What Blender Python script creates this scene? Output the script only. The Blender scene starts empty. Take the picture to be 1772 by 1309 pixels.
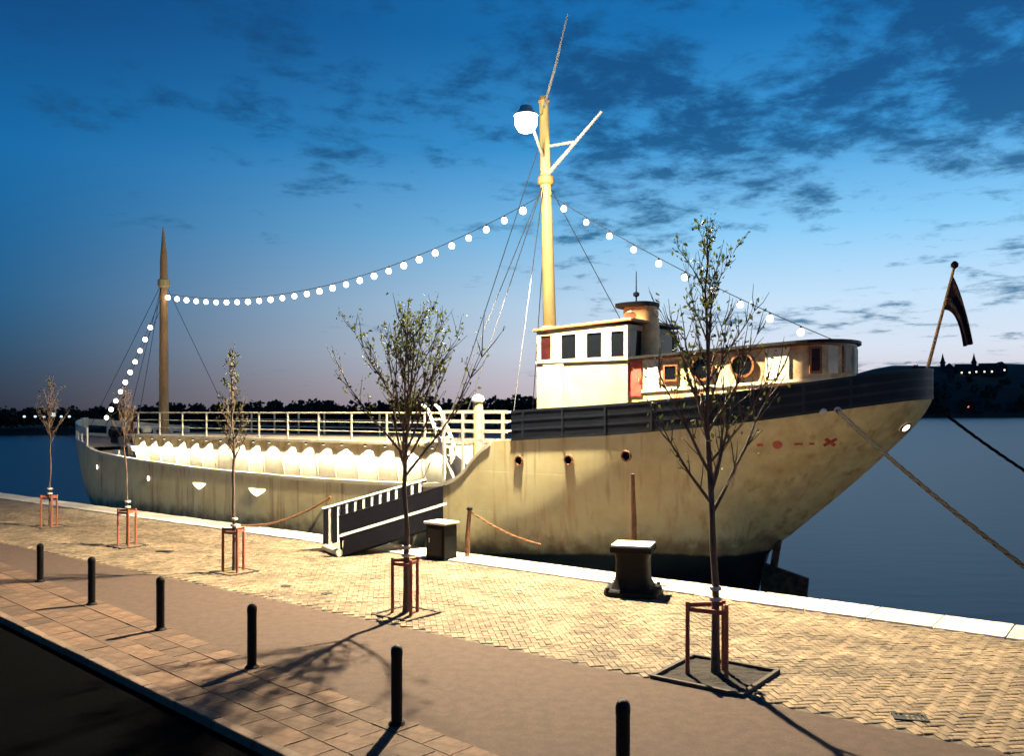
import bpy, bmesh, math, random
import numpy as np
from mathutils import Vector, Matrix

sc = bpy.context.scene
R = math.radians
random.seed(7)
rng = np.random.default_rng(7)
COL = sc.collection

# ------------------------------------------------------------------ camera
cam_d = bpy.data.cameras.new('camera')
cam_d.sensor_width = 36.0
cam_d.lens = 36.0 * 1500.0 / 1772.0
cam_d.shift_y = 57.5 / 1772.0
cam_d.clip_start = 0.1
cam_d.clip_end = 6000.0
cam = bpy.data.objects.new('camera', cam_d)
cam.location = (0, 0, 4.0)
cam.rotation_euler = (R(90), 0, 0)
COL.objects.link(cam)
sc.camera = cam

# ------------------------------------------------------------------ sky
SUN_EL, SUN_ROT = R(2.0), R(62)
world = bpy.data.worlds.new('World')
sc.world = world
world.use_nodes = True
wt = world.node_tree
for nd in list(wt.nodes):
    wt.nodes.remove(nd)


def N(tree, typ, **kw):
    nd = tree.nodes.new(typ)
    for k, v in kw.items():
        if k.startswith('i_'):
            nd.inputs[int(k[2:])].default_value = v
        else:
            setattr(nd, k, v)
    return nd


def L(tree, a, b, ao=0, bi=0):
    tree.links.new(a.outputs[ao] if isinstance(ao, int) else a.outputs[ao],
                   b.inputs[bi] if isinstance(bi, int) else b.inputs[bi])


def ramp(tree, stops, interp='LINEAR'):
    nd = tree.nodes.new('ShaderNodeValToRGB')
    nd.color_ramp.interpolation = interp
    el = nd.color_ramp.elements
    while len(el) > 1:
        el.remove(el[-1])
    el[0].position = stops[0][0]
    c = stops[0][1]
    el[0].color = (*c, 1) if not isinstance(c, float) else (c, c, c, 1)
    for p, c in stops[1:]:
        e = el.new(p)
        e.color = (*c, 1) if not isinstance(c, float) else (c, c, c, 1)
    return nd


def build_sky():
    t = wt
    sky = N(t, 'ShaderNodeTexSky', sky_type='NISHITA', sun_disc=False)
    sky.sun_elevation = SUN_EL
    sky.sun_rotation = SUN_ROT
    sky.altitude = 0
    sky.air_density = 1.0
    sky.dust_density = 0.4
    sky.ozone_density = 6.0
    tc = N(t, 'ShaderNodeTexCoord')
    sep = N(t, 'ShaderNodeSeparateXYZ')
    L(t, tc, sep, 'Generated')
    # twilight tones by height: lilac rim, pale blue, deep blue
    el = N(t, 'ShaderNodeMath', operation='ABSOLUTE')
    L(t, sep, el, 2)
    dark = ramp(t, [(0.0, (0.014, 0.026, 0.055)), (0.04, (0.015, 0.042, 0.095)), (0.12, (0.010, 0.095, 0.22)), (0.26, (0.007, 0.135, 0.36)),
                    (0.38, (0.006, 0.065, 0.21)), (1.0, (0.003, 0.025, 0.09))])
    glow = ramp(t, [(0.0, (0.62, 0.52, 0.58)), (0.03, (0.70, 0.62, 0.70)), (0.07, (0.72, 0.77, 0.88)), (0.12, (0.60, 0.78, 0.94)),
                    (0.20, (0.27, 0.62, 0.92)), (0.29, (0.055, 0.34, 0.70)), (0.40, (0.010, 0.17, 0.45)), (1.0, (0.004, 0.05, 0.16))])
    L(t, el, dark); L(t, el, glow)
    # the afterglow stands to the right, the sky darkens away from it
    dot = N(t, 'ShaderNodeVectorMath', operation='DOT_PRODUCT')
    L(t, tc, dot, 'Generated')
    dot.inputs[1].default_value = (math.sin(SUN_ROT), math.cos(SUN_ROT), 0)
    mr = N(t, 'ShaderNodeMapRange', interpolation_type='SMOOTHSTEP')
    mr.inputs[1].default_value = -0.12
    mr.inputs[2].default_value = 0.74
    L(t, dot, mr, 'Value', 'Value')
    base = N(t, 'ShaderNodeMix', data_type='RGBA')
    L(t, mr, base, 0, 0)
    t.links.new(dark.outputs[0], base.inputs[6]); t.links.new(glow.outputs[0], base.inputs[7])
    # clouds: direction projected on a flat layer
    zc = N(t, 'ShaderNodeMath', operation='ADD')
    L(t, el, zc)
    zc.inputs[1].default_value = 0.10
    dv = N(t, 'ShaderNodeCombineXYZ')
    dx = N(t, 'ShaderNodeMath', operation='DIVIDE')
    dy = N(t, 'ShaderNodeMath', operation='DIVIDE')
    L(t, sep, dx, 0); L(t, zc, dx, 0, 1)
    L(t, sep, dy, 1); L(t, zc, dy, 0, 1)
    L(t, dx, dv, 0, 0); L(t, dy, dv, 0, 1)
    mp = N(t, 'ShaderNodeMapping')
    mp.inputs['Rotation'].default_value = (0, 0, R(-18))
    mp.inputs['Scale'].default_value = (1.0, 1.0, 1.0)
    L(t, dv, mp)
    n1 = N(t, 'ShaderNodeTexNoise', noise_dimensions='3D')
    n1.inputs['Scale'].default_value = 4.1
    n1.inputs['Detail'].default_value = 7.0
    n1.inputs['Roughness'].default_value = 0.66
    n1.inputs['Distortion'].default_value = 0.15
    L(t, mp, n1)
    n2 = N(t, 'ShaderNodeTexNoise', noise_dimensions='3D')
    n2.inputs['Scale'].default_value = 1.1
    n2.inputs['Detail'].default_value = 2.0
    L(t, mp, n2)
    # cover grows with height and to the right
    cov = N(t, 'ShaderNodeMapRange', interpolation_type='SMOOTHSTEP')
    cov.inputs[1].default_value = 0.10
    cov.inputs[2].default_value = 0.36
    cov.inputs[3].default_value = -0.13
    cov.inputs[4].default_value = 0.09
    L(t, el, cov, 0, 'Value')
    az = N(t, 'ShaderNodeMapRange')
    az.inputs[1].default_value = -0.5
    az.inputs[2].default_value = 0.5
    az.inputs[3].default_value = -0.12
    az.inputs[4].default_value = 0.06
    L(t, sep, az, 0, 'Value')
    a1 = N(t, 'ShaderNodeMath', operation='ADD'); L(t, n1, a1, 'Fac'); L(t, cov, a1, 0, 1)
    a2 = N(t, 'ShaderNodeMath', operation='ADD'); L(t, a1, a2); L(t, az, a2, 0, 1)
    m2 = N(t, 'ShaderNodeMath', operation='MULTIPLY_ADD')
    L(t, n2, m2, 'Fac'); m2.inputs[1].default_value = 0.7; m2.inputs[2].default_value = -0.35
    a3 = N(t, 'ShaderNodeMath', operation='ADD'); L(t, a2, a3); L(t, m2, a3, 0, 1)
    msk = N(t, 'ShaderNodeMapRange', interpolation_type='SMOOTHSTEP')
    msk.inputs[1].default_value = 0.45
    msk.inputs[2].default_value = 0.68
    msk.inputs[3].default_value = 0.0
    msk.inputs[4].default_value = 0.9
    L(t, a3, msk, 0, 'Value')
    # cloud tone: deep slate blue, a little lighter low down
    ct = ramp(t, [(0.0, (0.07, 0.15, 0.25)), (0.15, (0.026, 0.135, 0.25)), (0.32, (0.008, 0.068, 0.185)), (1.0, (0.006, 0.035, 0.11))])
    L(t, el, ct)
    mix = N(t, 'ShaderNodeMix', data_type='RGBA')
    L(t, msk, mix, 0, 0)
    t.links.new(base.outputs[2], mix.inputs[6])
    t.links.new(ct.outputs[0], mix.inputs[7])
    # physical sky added underneath
    bg1 = N(t, 'ShaderNodeBackground'); bg1.inputs[1].default_value = 0.05
    L(t, sky, bg1)
    bg2 = N(t, 'ShaderNodeBackground'); bg2.inputs[1].default_value = 0.95
    t.links.new(mix.outputs[2], bg2.inputs[0])
    add = N(t, 'ShaderNodeAddShader')
    L(t, bg1, add, 0, 0); L(t, bg2, add, 0, 1)
    out = N(t, 'ShaderNodeOutputWorld')
    L(t, add, out)


build_sky()

# ------------------------------------------------------------------ exposure / render
sc.view_settings.view_transform = 'Standard'
sc.view_settings.look = 'None'
sc.view_settings.exposure = 0.0
sc.view_settings.gamma = 1.0
sc.view_settings.use_curve_mapping = False
sc.render.engine = 'CYCLES'
sc.cycles.use_denoising = True
sc.cycles.max_bounces = 8
sc.cycles.diffuse_bounces = 5
sc.cycles.sample_clamp_indirect = 6.0
sc.cycles.caustics_reflective = False
sc.cycles.caustics_refractive = False

MAST_LAMP_POWER = 50000.0
MAST_LAMP_COLOR = (1.0, 0.85, 0.57)
DECK_SPOT_POWER = 260.0

# ------------------------------------------------------------------ frames
UX, UY = -0.79649, 0.60465          # along the quay, towards the bow
NX, NY = 0.60465, 0.79649           # across the quay, out over the water
A = (9.3, 16.2)                     # a point on the quay edge
A0 = (11.5977, 19.2267)             # ship axis origin
SHIP_ROT = math.atan2(UY, UX)
WATER_Z = -1.3


def W(p, q, z=0.0):
    """quay frame: p along the edge to the bow, q metres in from the edge"""
    return Vector((A[0] + p * UX - q * NX, A[1] + p * UY - q * NY, z))


def SW(s, t, z):
    """ship frame to world (t towards the quay)"""
    return Vector((A0[0] + s * UX - t * NX, A0[1] + s * UY - t * NY, z))


# ------------------------------------------------------------------ materials
MATS = {}


def mat(name, color=(0.5, 0.5, 0.5), rough=0.6, var=0.12, scale=4.0, bump=0.0, bscale=40.0,
        metal=0.0, emit=None, estr=0.0, rnd=None, color2=None, stretch=(1, 1, 1), spec=0.5, dirt=0.0):
    if name in MATS:
        return MATS[name]
    m = bpy.data.materials.new(name)
    m.use_nodes = True
    t = m.node_tree
    b = t.nodes['Principled BSDF']
    b.inputs['Roughness'].default_value = rough
    b.inputs['Metallic'].default_value = metal
    b.inputs['Specular IOR Level'].default_value = spec
    tc = N(t, 'ShaderNodeTexCoord')
    mp = N(t, 'ShaderNodeMapping')
    mp.inputs['Scale'].default_value = stretch
    L(t, tc, mp, 'Object')
    nz = N(t, 'ShaderNodeTexNoise')
    nz.inputs['Scale'].default_value = scale
    nz.inputs['Detail'].default_value = 6
    nz.inputs['Roughness'].default_value = 0.62
    L(t, mp, nz)
    c1 = tuple(max(0, c * (1 - 2.2 * var)) for c in color) if color2 is None else color2
    c2 = tuple(min(1, c * (1 + 1.6 * var)) for c in color)
    rp = ramp(t, [(0.3, c1), (0.68, c2)])
    L(t, nz, rp, 'Fac')
    last = rp.outputs[0]
    if rnd:
        if rnd == 'island':
            g = N(t, 'ShaderNodeNewGeometry'); ro = g.outputs['Random Per Island']
        else:
            g = N(t, 'ShaderNodeObjectInfo'); ro = g.outputs['Random']
        r2 = ramp(t, [(0.0, (0.62, 0.60, 0.58)), (0.35, (0.92, 0.9, 0.86)), (0.7, (1.0, 0.96, 0.92)), (1.0, (1.28, 1.2, 1.08))])
        t.links.new(ro, r2.inputs[0])
        mx = N(t, 'ShaderNodeMix', data_type='RGBA', blend_type='MULTIPLY')
        mx.inputs[0].default_value = 1.0
        t.links.new(last, mx.inputs[6]); t.links.new(r2.outputs[0], mx.inputs[7])
        last = mx.outputs[2]
    if dirt > 0:
        n3 = N(t, 'ShaderNodeTexNoise')
        n3.inputs['Scale'].default_value = scale * 0.22
        n3.inputs['Detail'].default_value = 5
        L(t, tc, n3, 'Object')
        r3 = ramp(t, [(0.38, (1 - dirt,) * 3), (0.62, (1.0, 1.0, 1.0))])
        L(t, n3, r3, 'Fac')
        mx = N(t, 'ShaderNodeMix', data_type='RGBA', blend_type='MULTIPLY')
        mx.inputs[0].default_value = 1.0
        t.links.new(last, mx.inputs[6]); t.links.new(r3.outputs[0], mx.inputs[7])
        last = mx.outputs[2]
    t.links.new(last, b.inputs['Base Color'])
    if bump > 0:
        nb = N(t, 'ShaderNodeTexNoise')
        nb.inputs['Scale'].default_value = bscale
        nb.inputs['Detail'].default_value = 4
        L(t, tc, nb, 'Object')
        bp = N(t, 'ShaderNodeBump')
        bp.inputs['Strength'].default_value = bump
        bp.inputs['Distance'].default_value = 0.02
        L(t, nb, bp, 'Fac', 'Height')
        L(t, bp, b, 0, 'Normal')
    if emit:
        b.inputs['Emission Color'].default_value = (*emit, 1)
        b.inputs['Emission Strength'].default_value = estr
    MATS[name] = m
    return m


def hull_paint():
    """cream hull paint with rust weeping, plate seams, a black boot-top and painted-in shade low and aft"""
    m = bpy.data.materials.new('hull_paint')
    m.use_nodes = True
    t = m.node_tree
    b = t.nodes['Principled BSDF']
    b.inputs['Roughness'].default_value = 0.5
    tc = N(t, 'ShaderNodeTexCoord')
    sep = N(t, 'ShaderNodeSeparateXYZ'); L(t, tc, sep, 'Object')
    nz = N(t, 'ShaderNodeTexNoise'); nz.inputs['Scale'].default_value = 0.9; nz.inputs['Detail'].default_value = 8
    nz.inputs['Roughness'].default_value = 0.65
    L(t, tc, nz, 'Object')
    base = ramp(t, [(0.28, (0.60, 0.49, 0.24)), (0.52, (0.74, 0.66, 0.36)), (0.74, (0.80, 0.73, 0.43))])
    L(t, nz, base, 'Fac')
    # rust streaks running down
    mp = N(t, 'ShaderNodeMapping'); mp.inputs['Scale'].default_value = (2.6, 2.6, 0.22); L(t, tc, mp, 'Object')
    st = N(t, 'ShaderNodeTexNoise'); st.inputs['Scale'].default_value = 1.6; st.inputs['Detail'].default_value = 7; L(t, mp, st)
    sr = ramp(t, [(0.54, 0.0), (0.72, 0.8)]); L(t, st, sr, 'Fac')
    # blotchy wear, browner round the counter to paint in its weaker light
    n4 = N(t, 'ShaderNodeTexNoise'); n4.inputs['Scale'].default_value = 2.4; n4.inputs['Detail'].default_value = 9
    n4.inputs['Distortion'].default_value = 0.2
    L(t, tc, n4, 'Object')
    w4 = ramp(t, [(0.36, 0.15), (0.72, 0.85)]); L(t, n4, w4, 'Fac')
    aft = N(t, 'ShaderNodeMapRange'); aft.inputs[1].default_value = 9.5; aft.inputs[2].default_value = 5.5
    aft.inputs[3].default_value = 0.04; aft.inputs[4].default_value = 0.70
    L(t, sep, aft, 0, 'Value')
    wm = N(t, 'ShaderNodeMath', operation='MULTIPLY'); L(t, w4, wm); L(t, aft, wm, 0, 1)
    mx = N(t, 'ShaderNodeMix', data_type='RGBA')
    L(t, sr, mx, 0, 0); t.links.new(base.outputs[0], mx.inputs[6]); mx.inputs[7].default_value = (0.36, 0.20, 0.09, 1)
    mx2 = N(t, 'ShaderNodeMix', data_type='RGBA')
    L(t, wm, mx2, 0, 0); t.links.new(mx.outputs[2], mx2.inputs[6]); mx2.inputs[7].default_value = (0.27, 0.155, 0.075, 1)
    # boot-top line: raised towards the stern to paint in the low shade
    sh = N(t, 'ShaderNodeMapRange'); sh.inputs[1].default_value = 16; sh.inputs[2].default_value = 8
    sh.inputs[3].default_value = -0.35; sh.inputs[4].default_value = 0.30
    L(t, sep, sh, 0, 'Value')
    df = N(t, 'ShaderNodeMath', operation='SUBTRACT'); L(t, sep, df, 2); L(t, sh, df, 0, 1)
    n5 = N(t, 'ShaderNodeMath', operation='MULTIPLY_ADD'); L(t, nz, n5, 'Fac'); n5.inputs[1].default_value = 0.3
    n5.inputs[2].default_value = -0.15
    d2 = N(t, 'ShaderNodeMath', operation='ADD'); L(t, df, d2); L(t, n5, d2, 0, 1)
    bt = N(t, 'ShaderNodeMapRange', interpolation_type='SMOOTHSTEP'); bt.inputs[1].default_value = 0.06; bt.inputs[2].default_value = -0.03
    L(t, d2, bt, 0, 'Value')
    mx3 = N(t, 'ShaderNodeMix', data_type='RGBA')
    L(t, bt, mx3, 0, 0); t.links.new(mx2.outputs[2], mx3.inputs[6]); mx3.inputs[7].default_value = (0.012, 0.012, 0.014, 1)
    # soft shade above the boot-top, painted as a ragged brown stain
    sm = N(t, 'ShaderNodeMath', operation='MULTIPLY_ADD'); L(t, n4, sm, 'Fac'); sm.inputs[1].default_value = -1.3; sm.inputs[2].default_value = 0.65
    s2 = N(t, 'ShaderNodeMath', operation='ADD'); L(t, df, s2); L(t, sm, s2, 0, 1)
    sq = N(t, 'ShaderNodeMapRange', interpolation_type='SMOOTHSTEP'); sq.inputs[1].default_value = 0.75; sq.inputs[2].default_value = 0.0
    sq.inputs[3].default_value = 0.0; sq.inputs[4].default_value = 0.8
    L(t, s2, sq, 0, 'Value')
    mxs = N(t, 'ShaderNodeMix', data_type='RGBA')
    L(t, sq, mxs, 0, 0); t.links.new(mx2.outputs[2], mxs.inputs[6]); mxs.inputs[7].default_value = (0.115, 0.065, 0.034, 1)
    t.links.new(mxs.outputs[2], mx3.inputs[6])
    t.links.new(mx3.outputs[2], b.inputs['Base Color'])
    # plate seams + dents
    br = N(t, 'ShaderNodeTexBrick'); br.inputs['Scale'].default_value = 1.0
    br.inputs['Mortar Size'].default_value = 0.016
    br.inputs['Brick Width'].default_value = 2.4; br.inputs['Row Height'].default_value = 1.15
    cx = N(t, 'ShaderNodeCombineXYZ'); L(t, sep, cx, 0, 0); L(t, sep, cx, 2, 1)
    L(t, cx, br)
    nb = N(t, 'ShaderNodeTexNoise'); nb.inputs['Scale'].default_value = 0.8; nb.inputs['Detail'].default_value = 1
    L(t, tc, nb, 'Object')
    ad = N(t, 'ShaderNodeMath', operation='MULTIPLY_ADD'); L(t, br, ad, 'Fac'); ad.inputs[1].default_value = -0.55; L(t, nb, ad, 'Fac', 2)
    bp = N(t, 'ShaderNodeBump'); bp.inputs['Strength'].default_value = 0.22; bp.inputs['Distance'].default_value = 0.03
    L(t, ad, bp, 0, 'Height'); L(t, bp, b, 0, 'Normal')
    return m


def water_mat():
    m = bpy.data.materials.new('water')
    m.use_nodes = True
    t = m.node_tree
    b = t.nodes['Principled BSDF']
    b.inputs['Base Color'].default_value = (0.003, 0.018, 0.032, 1)
    b.inputs['Roughness'].default_value = 0.34
    b.inputs['IOR'].default_value = 1.33
    tc = N(t, 'ShaderNodeTexCoord')
    mp = N(t, 'ShaderNodeMapping'); mp.inputs['Scale'].default_value = (0.5, 1.2, 1)
    L(t, tc, mp, 'Object')
    nz = N(t, 'ShaderNodeTexNoise'); nz.inputs['Scale'].default_value = 0.9; nz.inputs['Detail'].default_value = 4
    L(t, mp, nz)
    bp = N(t, 'ShaderNodeBump'); bp.inputs['Strength'].default_value = 0.16; bp.inputs['Distance'].default_value = 0.10
    L(t, nz, bp, 'Fac', 'Height'); L(t, bp, b, 0, 'Normal')
    return m


# ------------------------------------------------------------------ mesh helpers
class MB:
    def __init__(self):
        self.v = []; self.f = []

    def add(self, verts, faces):
        o = len(self.v)
        self.v += [tuple(x) for x in verts]
        self.f += [tuple(i + o for i in fc) for fc in faces]
        return self

    def box(self, c, size, rz=0.0, rx=0.0, ry=0.0, taper=1.0):
        hx, hy, hz = size[0] / 2, size[1] / 2, size[2] / 2
        M = Matrix.Rotation(rz, 3, 'Z') @ Matrix.Rotation(ry, 3, 'Y') @ Matrix.Rotation(rx, 3, 'X')
        pts = []
        for z, k in ((-hz, 1.0), (hz, taper)):
            for x, y in ((-hx, -hy), (hx, -hy), (hx, hy), (-hx, hy)):
                pts.append(M @ Vector((x * k, y * k, z)) + Vector(c))
        return self.add(pts, [(0, 3, 2, 1), (4, 5, 6, 7), (0, 1, 5, 4), (1, 2, 6, 5), (2, 3, 7, 6), (3, 0, 4, 7)])

    def tube(self, path, rad, seg=10, cap=True):
        path = [Vector(p) for p in path]
        n = len(path)
        if not hasattr(rad, '__len__'):
            rad = [rad] * n
        vs, fs = [], []
        up = None
        for i, p in enumerate(path):
            d = (path[min(i + 1, n - 1)] - path[max(i - 1, 0)]).normalized()
            if up is None:
                up = Vector((0, 0, 1)) if abs(d.z) < 0.9 else Vector((1, 0, 0))
            a = d.cross(up)
            if a.length < 1e-4:
                a = d.cross(Vector((0, 1, 0)))
            a.normalize()
            bb = a.cross(d).normalized()
            up = bb
            for k in range(seg):
                th = 2 * math.pi * k / seg
                vs.append(p + (a * math.cos(th) + bb * math.sin(th)) * rad[i])
        for i in range(n - 1):
            for k in range(seg):
                k2 = (k + 1) % seg
                fs.append((i * seg + k, i * seg + k2, (i + 1) * seg + k2, (i + 1) * seg + k))
        if cap:
            fs.append(tuple(range(seg - 1, -1, -1)))
            fs.append(tuple((n - 1) * seg + k for k in range(seg)))
        return self.add(vs, fs)

    def lathe(self, prof, c=(0, 0, 0), seg=24, axis='Z', rot=None):
        """prof: list of (radius, height)"""
        vs, fs = [], []
        for r, h in prof:
            for k in range(seg):
                th = 2 * math.pi * k / seg
                v = Vector((r * math.cos(th), r * math.sin(th), h))
                if axis == 'Y':
                    v = Vector((v.x, v.z, -v.y))
                elif axis == 'X':
                    v = Vector((v.z, v.x, v.y))
                if rot is not None:
                    v = rot @ v
                vs.append(v + Vector(c))
        n = len(prof)
        for i in range(n - 1):
            for k in range(seg):
                k2 = (k + 1) % seg
                fs.append((i * seg + k, i * seg + k2, (i + 1) * seg + k2, (i + 1) * seg + k))
        fs.append(tuple(range(seg - 1, -1, -1)))
        fs.append(tuple((n - 1) * seg + k for k in range(seg)))
        return self.add(vs, fs)

    def mesh(self, name, material=None, smooth=False):
        me = bpy.data.meshes.new(name)
        me.from_pydata(self.v, [], self.f)
        me.update()
        if material:
            me.materials.append(material)
        if smooth:
            me.polygons.foreach_set('use_smooth', [True] * len(me.polygons))
            try:
                me.set_sharp_from_angle(angle=R(40))
            except Exception:
                pass
        return me

    def build(self, name, material, parent=None, smooth=False, loc=None, rz=None):
        o = bpy.data.objects.new(name, self.mesh(name, material, smooth))
        COL.objects.link(o)
        if parent is not None:
            o.parent = parent
        if loc is not None:
            o.location = loc
        if rz is not None:
            o.rotation_euler = (0, 0, rz)
        return o


def link_mesh(name, me, parent=None, loc=(0, 0, 0), rot=(0, 0, 0), scale=(1, 1, 1)):
    o = bpy.data.objects.new(name, me)
    COL.objects.link(o)
    o.parent = parent
    o.location = loc
    o.rotation_euler = rot
    o.scale = scale
    return o


def empty(name, loc=(0, 0, 0), rz=0.0, parent=None):
    o = bpy.data.objects.new(name, None)
    o.empty_display_size = 0.3
    COL.objects.link(o)
    o.location = loc
    o.rotation_euler = (0, 0, rz)
    o.parent = parent
    return o


def tag(o, label=None, cat=None, group=None, kind=None):
    if label: o['label'] = label
    if cat: o['category'] = cat
    if group: o['group'] = group
    if kind: o['kind'] = kind
    return o


def bevel(o, w=0.01, seg=2):
    md = o.modifiers.new('bevel', 'BEVEL')
    md.width = w; md.segments = seg; md.limit_method = 'ANGLE'
    return o


def pchip(xs, ys):
    xs = np.array(xs, float); ys = np.array(ys, float)
    h = np.diff(xs); dl = np.diff(ys) / h
    m = np.zeros(len(xs))
    for i in range(1, len(xs) - 1):
        if dl[i - 1] * dl[i] > 0:
            w1 = 2 * h[i] + h[i - 1]; w2 = h[i] + 2 * h[i - 1]
            m[i] = (w1 + w2) / (w1 / dl[i - 1] + w2 / dl[i])
    m[0] = dl[0]; m[-1] = dl[-1]

    def f(x):
        x = min(max(x, xs[0]), xs[-1])
        i = int(min(np.searchsorted(xs, x, side='right') - 1, len(xs) - 2))
        t = (x - xs[i]) / h[i]
        return float((2 * t**3 - 3 * t**2 + 1) * ys[i] + (t**3 - 2 * t**2 + t) * h[i] * m[i]
                     + (-2 * t**3 + 3 * t**2) * ys[i + 1] + (t**3 - t**2) * h[i] * m[i + 1])
    return f


# ================================================================== SETTING
# water
wm = MB()
wm.add([(-3000, -300, WATER_Z), (3000, -300, WATER_Z), (3000, 3500, WATER_Z), (-3000, 3500, WATER_Z)], [(0, 1, 2, 3)])
tag(wm.build('water', water_mat()), kind='structure')

M_cop = mat('coping_granite', (0.70, 0.66, 0.57), 0.8, 0.10, 6, 0.5, 60, rnd='object', dirt=0.2)
M_sett = mat('sett_stone', (0.262, 0.195, 0.126), 0.85, 0.20, 4.0, 0.5, 70, rnd='island', dirt=0.42)
M_setto = mat('sett_stone_single', (0.235, 0.172, 0.110), 0.85, 0.20, 9, 0.5, 70, rnd='object')
M_bed = mat('joint_sand', (0.13, 0.10, 0.075), 0.95, 0.2, 14, 0.6, 90)
M_path = mat('path_asphalt', (0.100, 0.060, 0.042), 0.92, 0.10, 26, 0.7, 160, dirt=0.22)
M_slab = mat('paving_slab', (0.14, 0.083, 0.053), 0.9, 0.16, 9, 0.5, 80, rnd='object', dirt=0.2)
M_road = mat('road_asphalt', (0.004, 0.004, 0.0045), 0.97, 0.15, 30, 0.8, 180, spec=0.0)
M_kerb = mat('kerb_stone', (0.17, 0.115, 0.08), 0.85, 0.12, 10, 0.5, 60, rnd='object')
M_wall = mat('quay_wall', (0.09, 0.085, 0.075), 0.9, 0.2, 3, 0.6, 20)

P0, P1 = -34.0, 95.0


def strip(name, qa, qb, z, m, pa=P0, pb=P1, n=40):
    """ground sheet between q=qa(p) and q=qb(p)"""
    b = MB()
    fa = qa if callable(qa) else (lambda p: qa)
    fb = qb if callable(qb) else (lambda p: qb)
    vs, fs = [], []
    for i in range(n + 1):
        p = pa + (pb - pa) * i / n
        vs.append(W(p, fa(p), z)); vs.append(W(p, fb(p), z))
    for i in range(n):
        fs.append((2 * i, 2 * i + 1, 2 * i + 3, 2 * i + 2))
    b.add(vs, fs)
    o = b.build(name, m)
    tag(o, kind='structure')
    return o


def q_kerb(p): return 12.0 - (p - 6.97) * 0.101
def q_boll(p): return 10.6 - (p - 5.46) * 0.118
def q_slab(p): return q_boll(p) - 0.18


# quay wall
b = MB()
vs, fs = [], []
for p in (P0, P1):
    vs += [W(p, 0.03, -0.02), W(p, 0.03, -4.0)]
b.add(vs, [(0, 1, 3, 2)])
quay = tag(b.build('quay_wall', M_wall), kind='structure')
quay['label'] = 'dark stone quay wall dropping to the water beside the ship'
quay['category'] = 'wall'
del quay['kind']
tag(quay)
pave = strip('quay_pavement', 0.03, 7.0, -0.022, M_bed)
footpath = strip('footpath', 7.0, q_slab, 0.0, M_path)
M_bed2 = mat('slab_joint', (0.11, 0.066, 0.044), 0.95, 0.15, 14, 0.4, 90)
apron = strip('slab_bed', q_slab, lambda p: q_kerb(p) - 0.16, -0.006, M_bed2)
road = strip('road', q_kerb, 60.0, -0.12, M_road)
b = MB()

# coping stones, one by one; made wide and pale to bounce light onto the hull
cop_b = MB().box((0, 0, 0), (1.18, 1.12, 0.30))
cop_me = cop_b.mesh('coping_stone', M_cop)
p = -10.2
while p < 62:
    o = link_mesh('coping_stone', cop_me, pave, W(p, 0.535, -0.125 + rng.uniform(-0.006, 0.006)), (rng.uniform(-.004, .004), rng.uniform(-.004, .004), SHIP_ROT + rng.uniform(-.003, .003)))
    bevel(o, 0.018, 2)
    p += 1.19

# setts in herringbone
CELL = 0.112
HB_ROT = SHIP_ROT + R(45)
sett_b = MB()
gx, gy = CELL * 2 - 0.012, CELL - 0.012


def sett_geo(cx, cy, z, rot, sx, sy, tilt=(0, 0)):
    c, s_ = math.cos(rot), math.sin(rot)
    v = []
    for hz, k in ((-0.05, 0.0), (-0.006, 0.0), (0.0, 0.011)):
        for x, y in ((-1, -1), (1, -1), (1, 1), (-1, 1)):
            lx, ly = x * (sx / 2 - k), y * (sy / 2 - k)
            v.append((cx + lx * c - ly * s_, cy + lx * s_ + ly * c, z + hz + tilt[0] * lx + tilt[1] * ly))
    f = [(8, 9, 10, 11)]
    for r in (0, 4):
        for k in range(4):
            k2 = (k + 1) % 4
            f.append((r + k, r + k2, r + 4 + k2, r + 4 + k))
    return v, f


pits = []
TREES = [  # x, y, height, half spread
    (-16.0, 30.0, 5.4, 0.75), (-11.42, 25.75, 5.0, 0.6), (-6.92, 21.6, 5.9, 0.55), (-2.09, 17.14, 5.85, 1.8), (3.09, 13.16, 6.95, 1.45)]
PIT = (0.40, 0.40, 0.40, 0.46, 0.70)


def pit_hit(x, y):
    for (tx, ty, _, _), ph in zip(TREES, PIT):
        dx, dy = x - tx, y - ty
        a_, b_ = dx * UX + dy * UY, dx * NX + dy * NY
        if abs(a_) < ph + 0.04 and abs(b_) < ph + 0.04:
            return True
    return False


ca, sa = math.cos(HB_ROT), math.sin(HB_ROT)
cand = []
ext = int(46 / CELL)
org = W(12, 3.8)
for i in range(-ext, ext):
    for j in range(-ext, ext):
        k = (i - j) % 4
        if k == 0:
            lx, ly, rr = (i + 1.0) * CELL, (j + 0.5) * CELL, 0.0
        elif k == 3:
            lx, ly, rr = (i + 0.5) * CELL, (j + 1.0) * CELL, math.pi / 2
        else:
            continue
        x = org.x + lx * ca - ly * sa
        y = org.y + lx * sa + ly * ca
        dx, dy = x - A[0], y - A[1]
        p = dx * UX + dy * UY
        q = -(dx * NX + dy * NY)
        if q < 1.18 or q > 6.92 or p < -9.5 or p > 34:
            continue
        if y < 9 or abs(x) > 0.64 * y + 0.5:
            continue
        if pit_hit(x, y):
            continue
        cand.append((x, y, HB_ROT + rr))
cand.sort(key=lambda c: (c[1] > 0 and not (abs(c[0]) < 0.59 * c[1] and c[1] > 10.15), c[1]))
NEAR = 300
single = MB()
v, f = sett_geo(0, 0, 0, 0, gx, gy)
sett_me = MB().add(v, f).mesh('sett', M_setto)
for (x, y, r) in cand[:NEAR]:
    link_mesh('sett', sett_me, pave, (x, y, rng.uniform(-0.007, 0.004) + 0.008 * math.sin(x * 2.1 + y * 1.3) * math.sin(y * 1.7 - x)), (rng.uniform(-.03, .03), rng.uniform(-.03, .03), r + rng.uniform(-.02, .02)))
allv, allf = [], []
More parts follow.
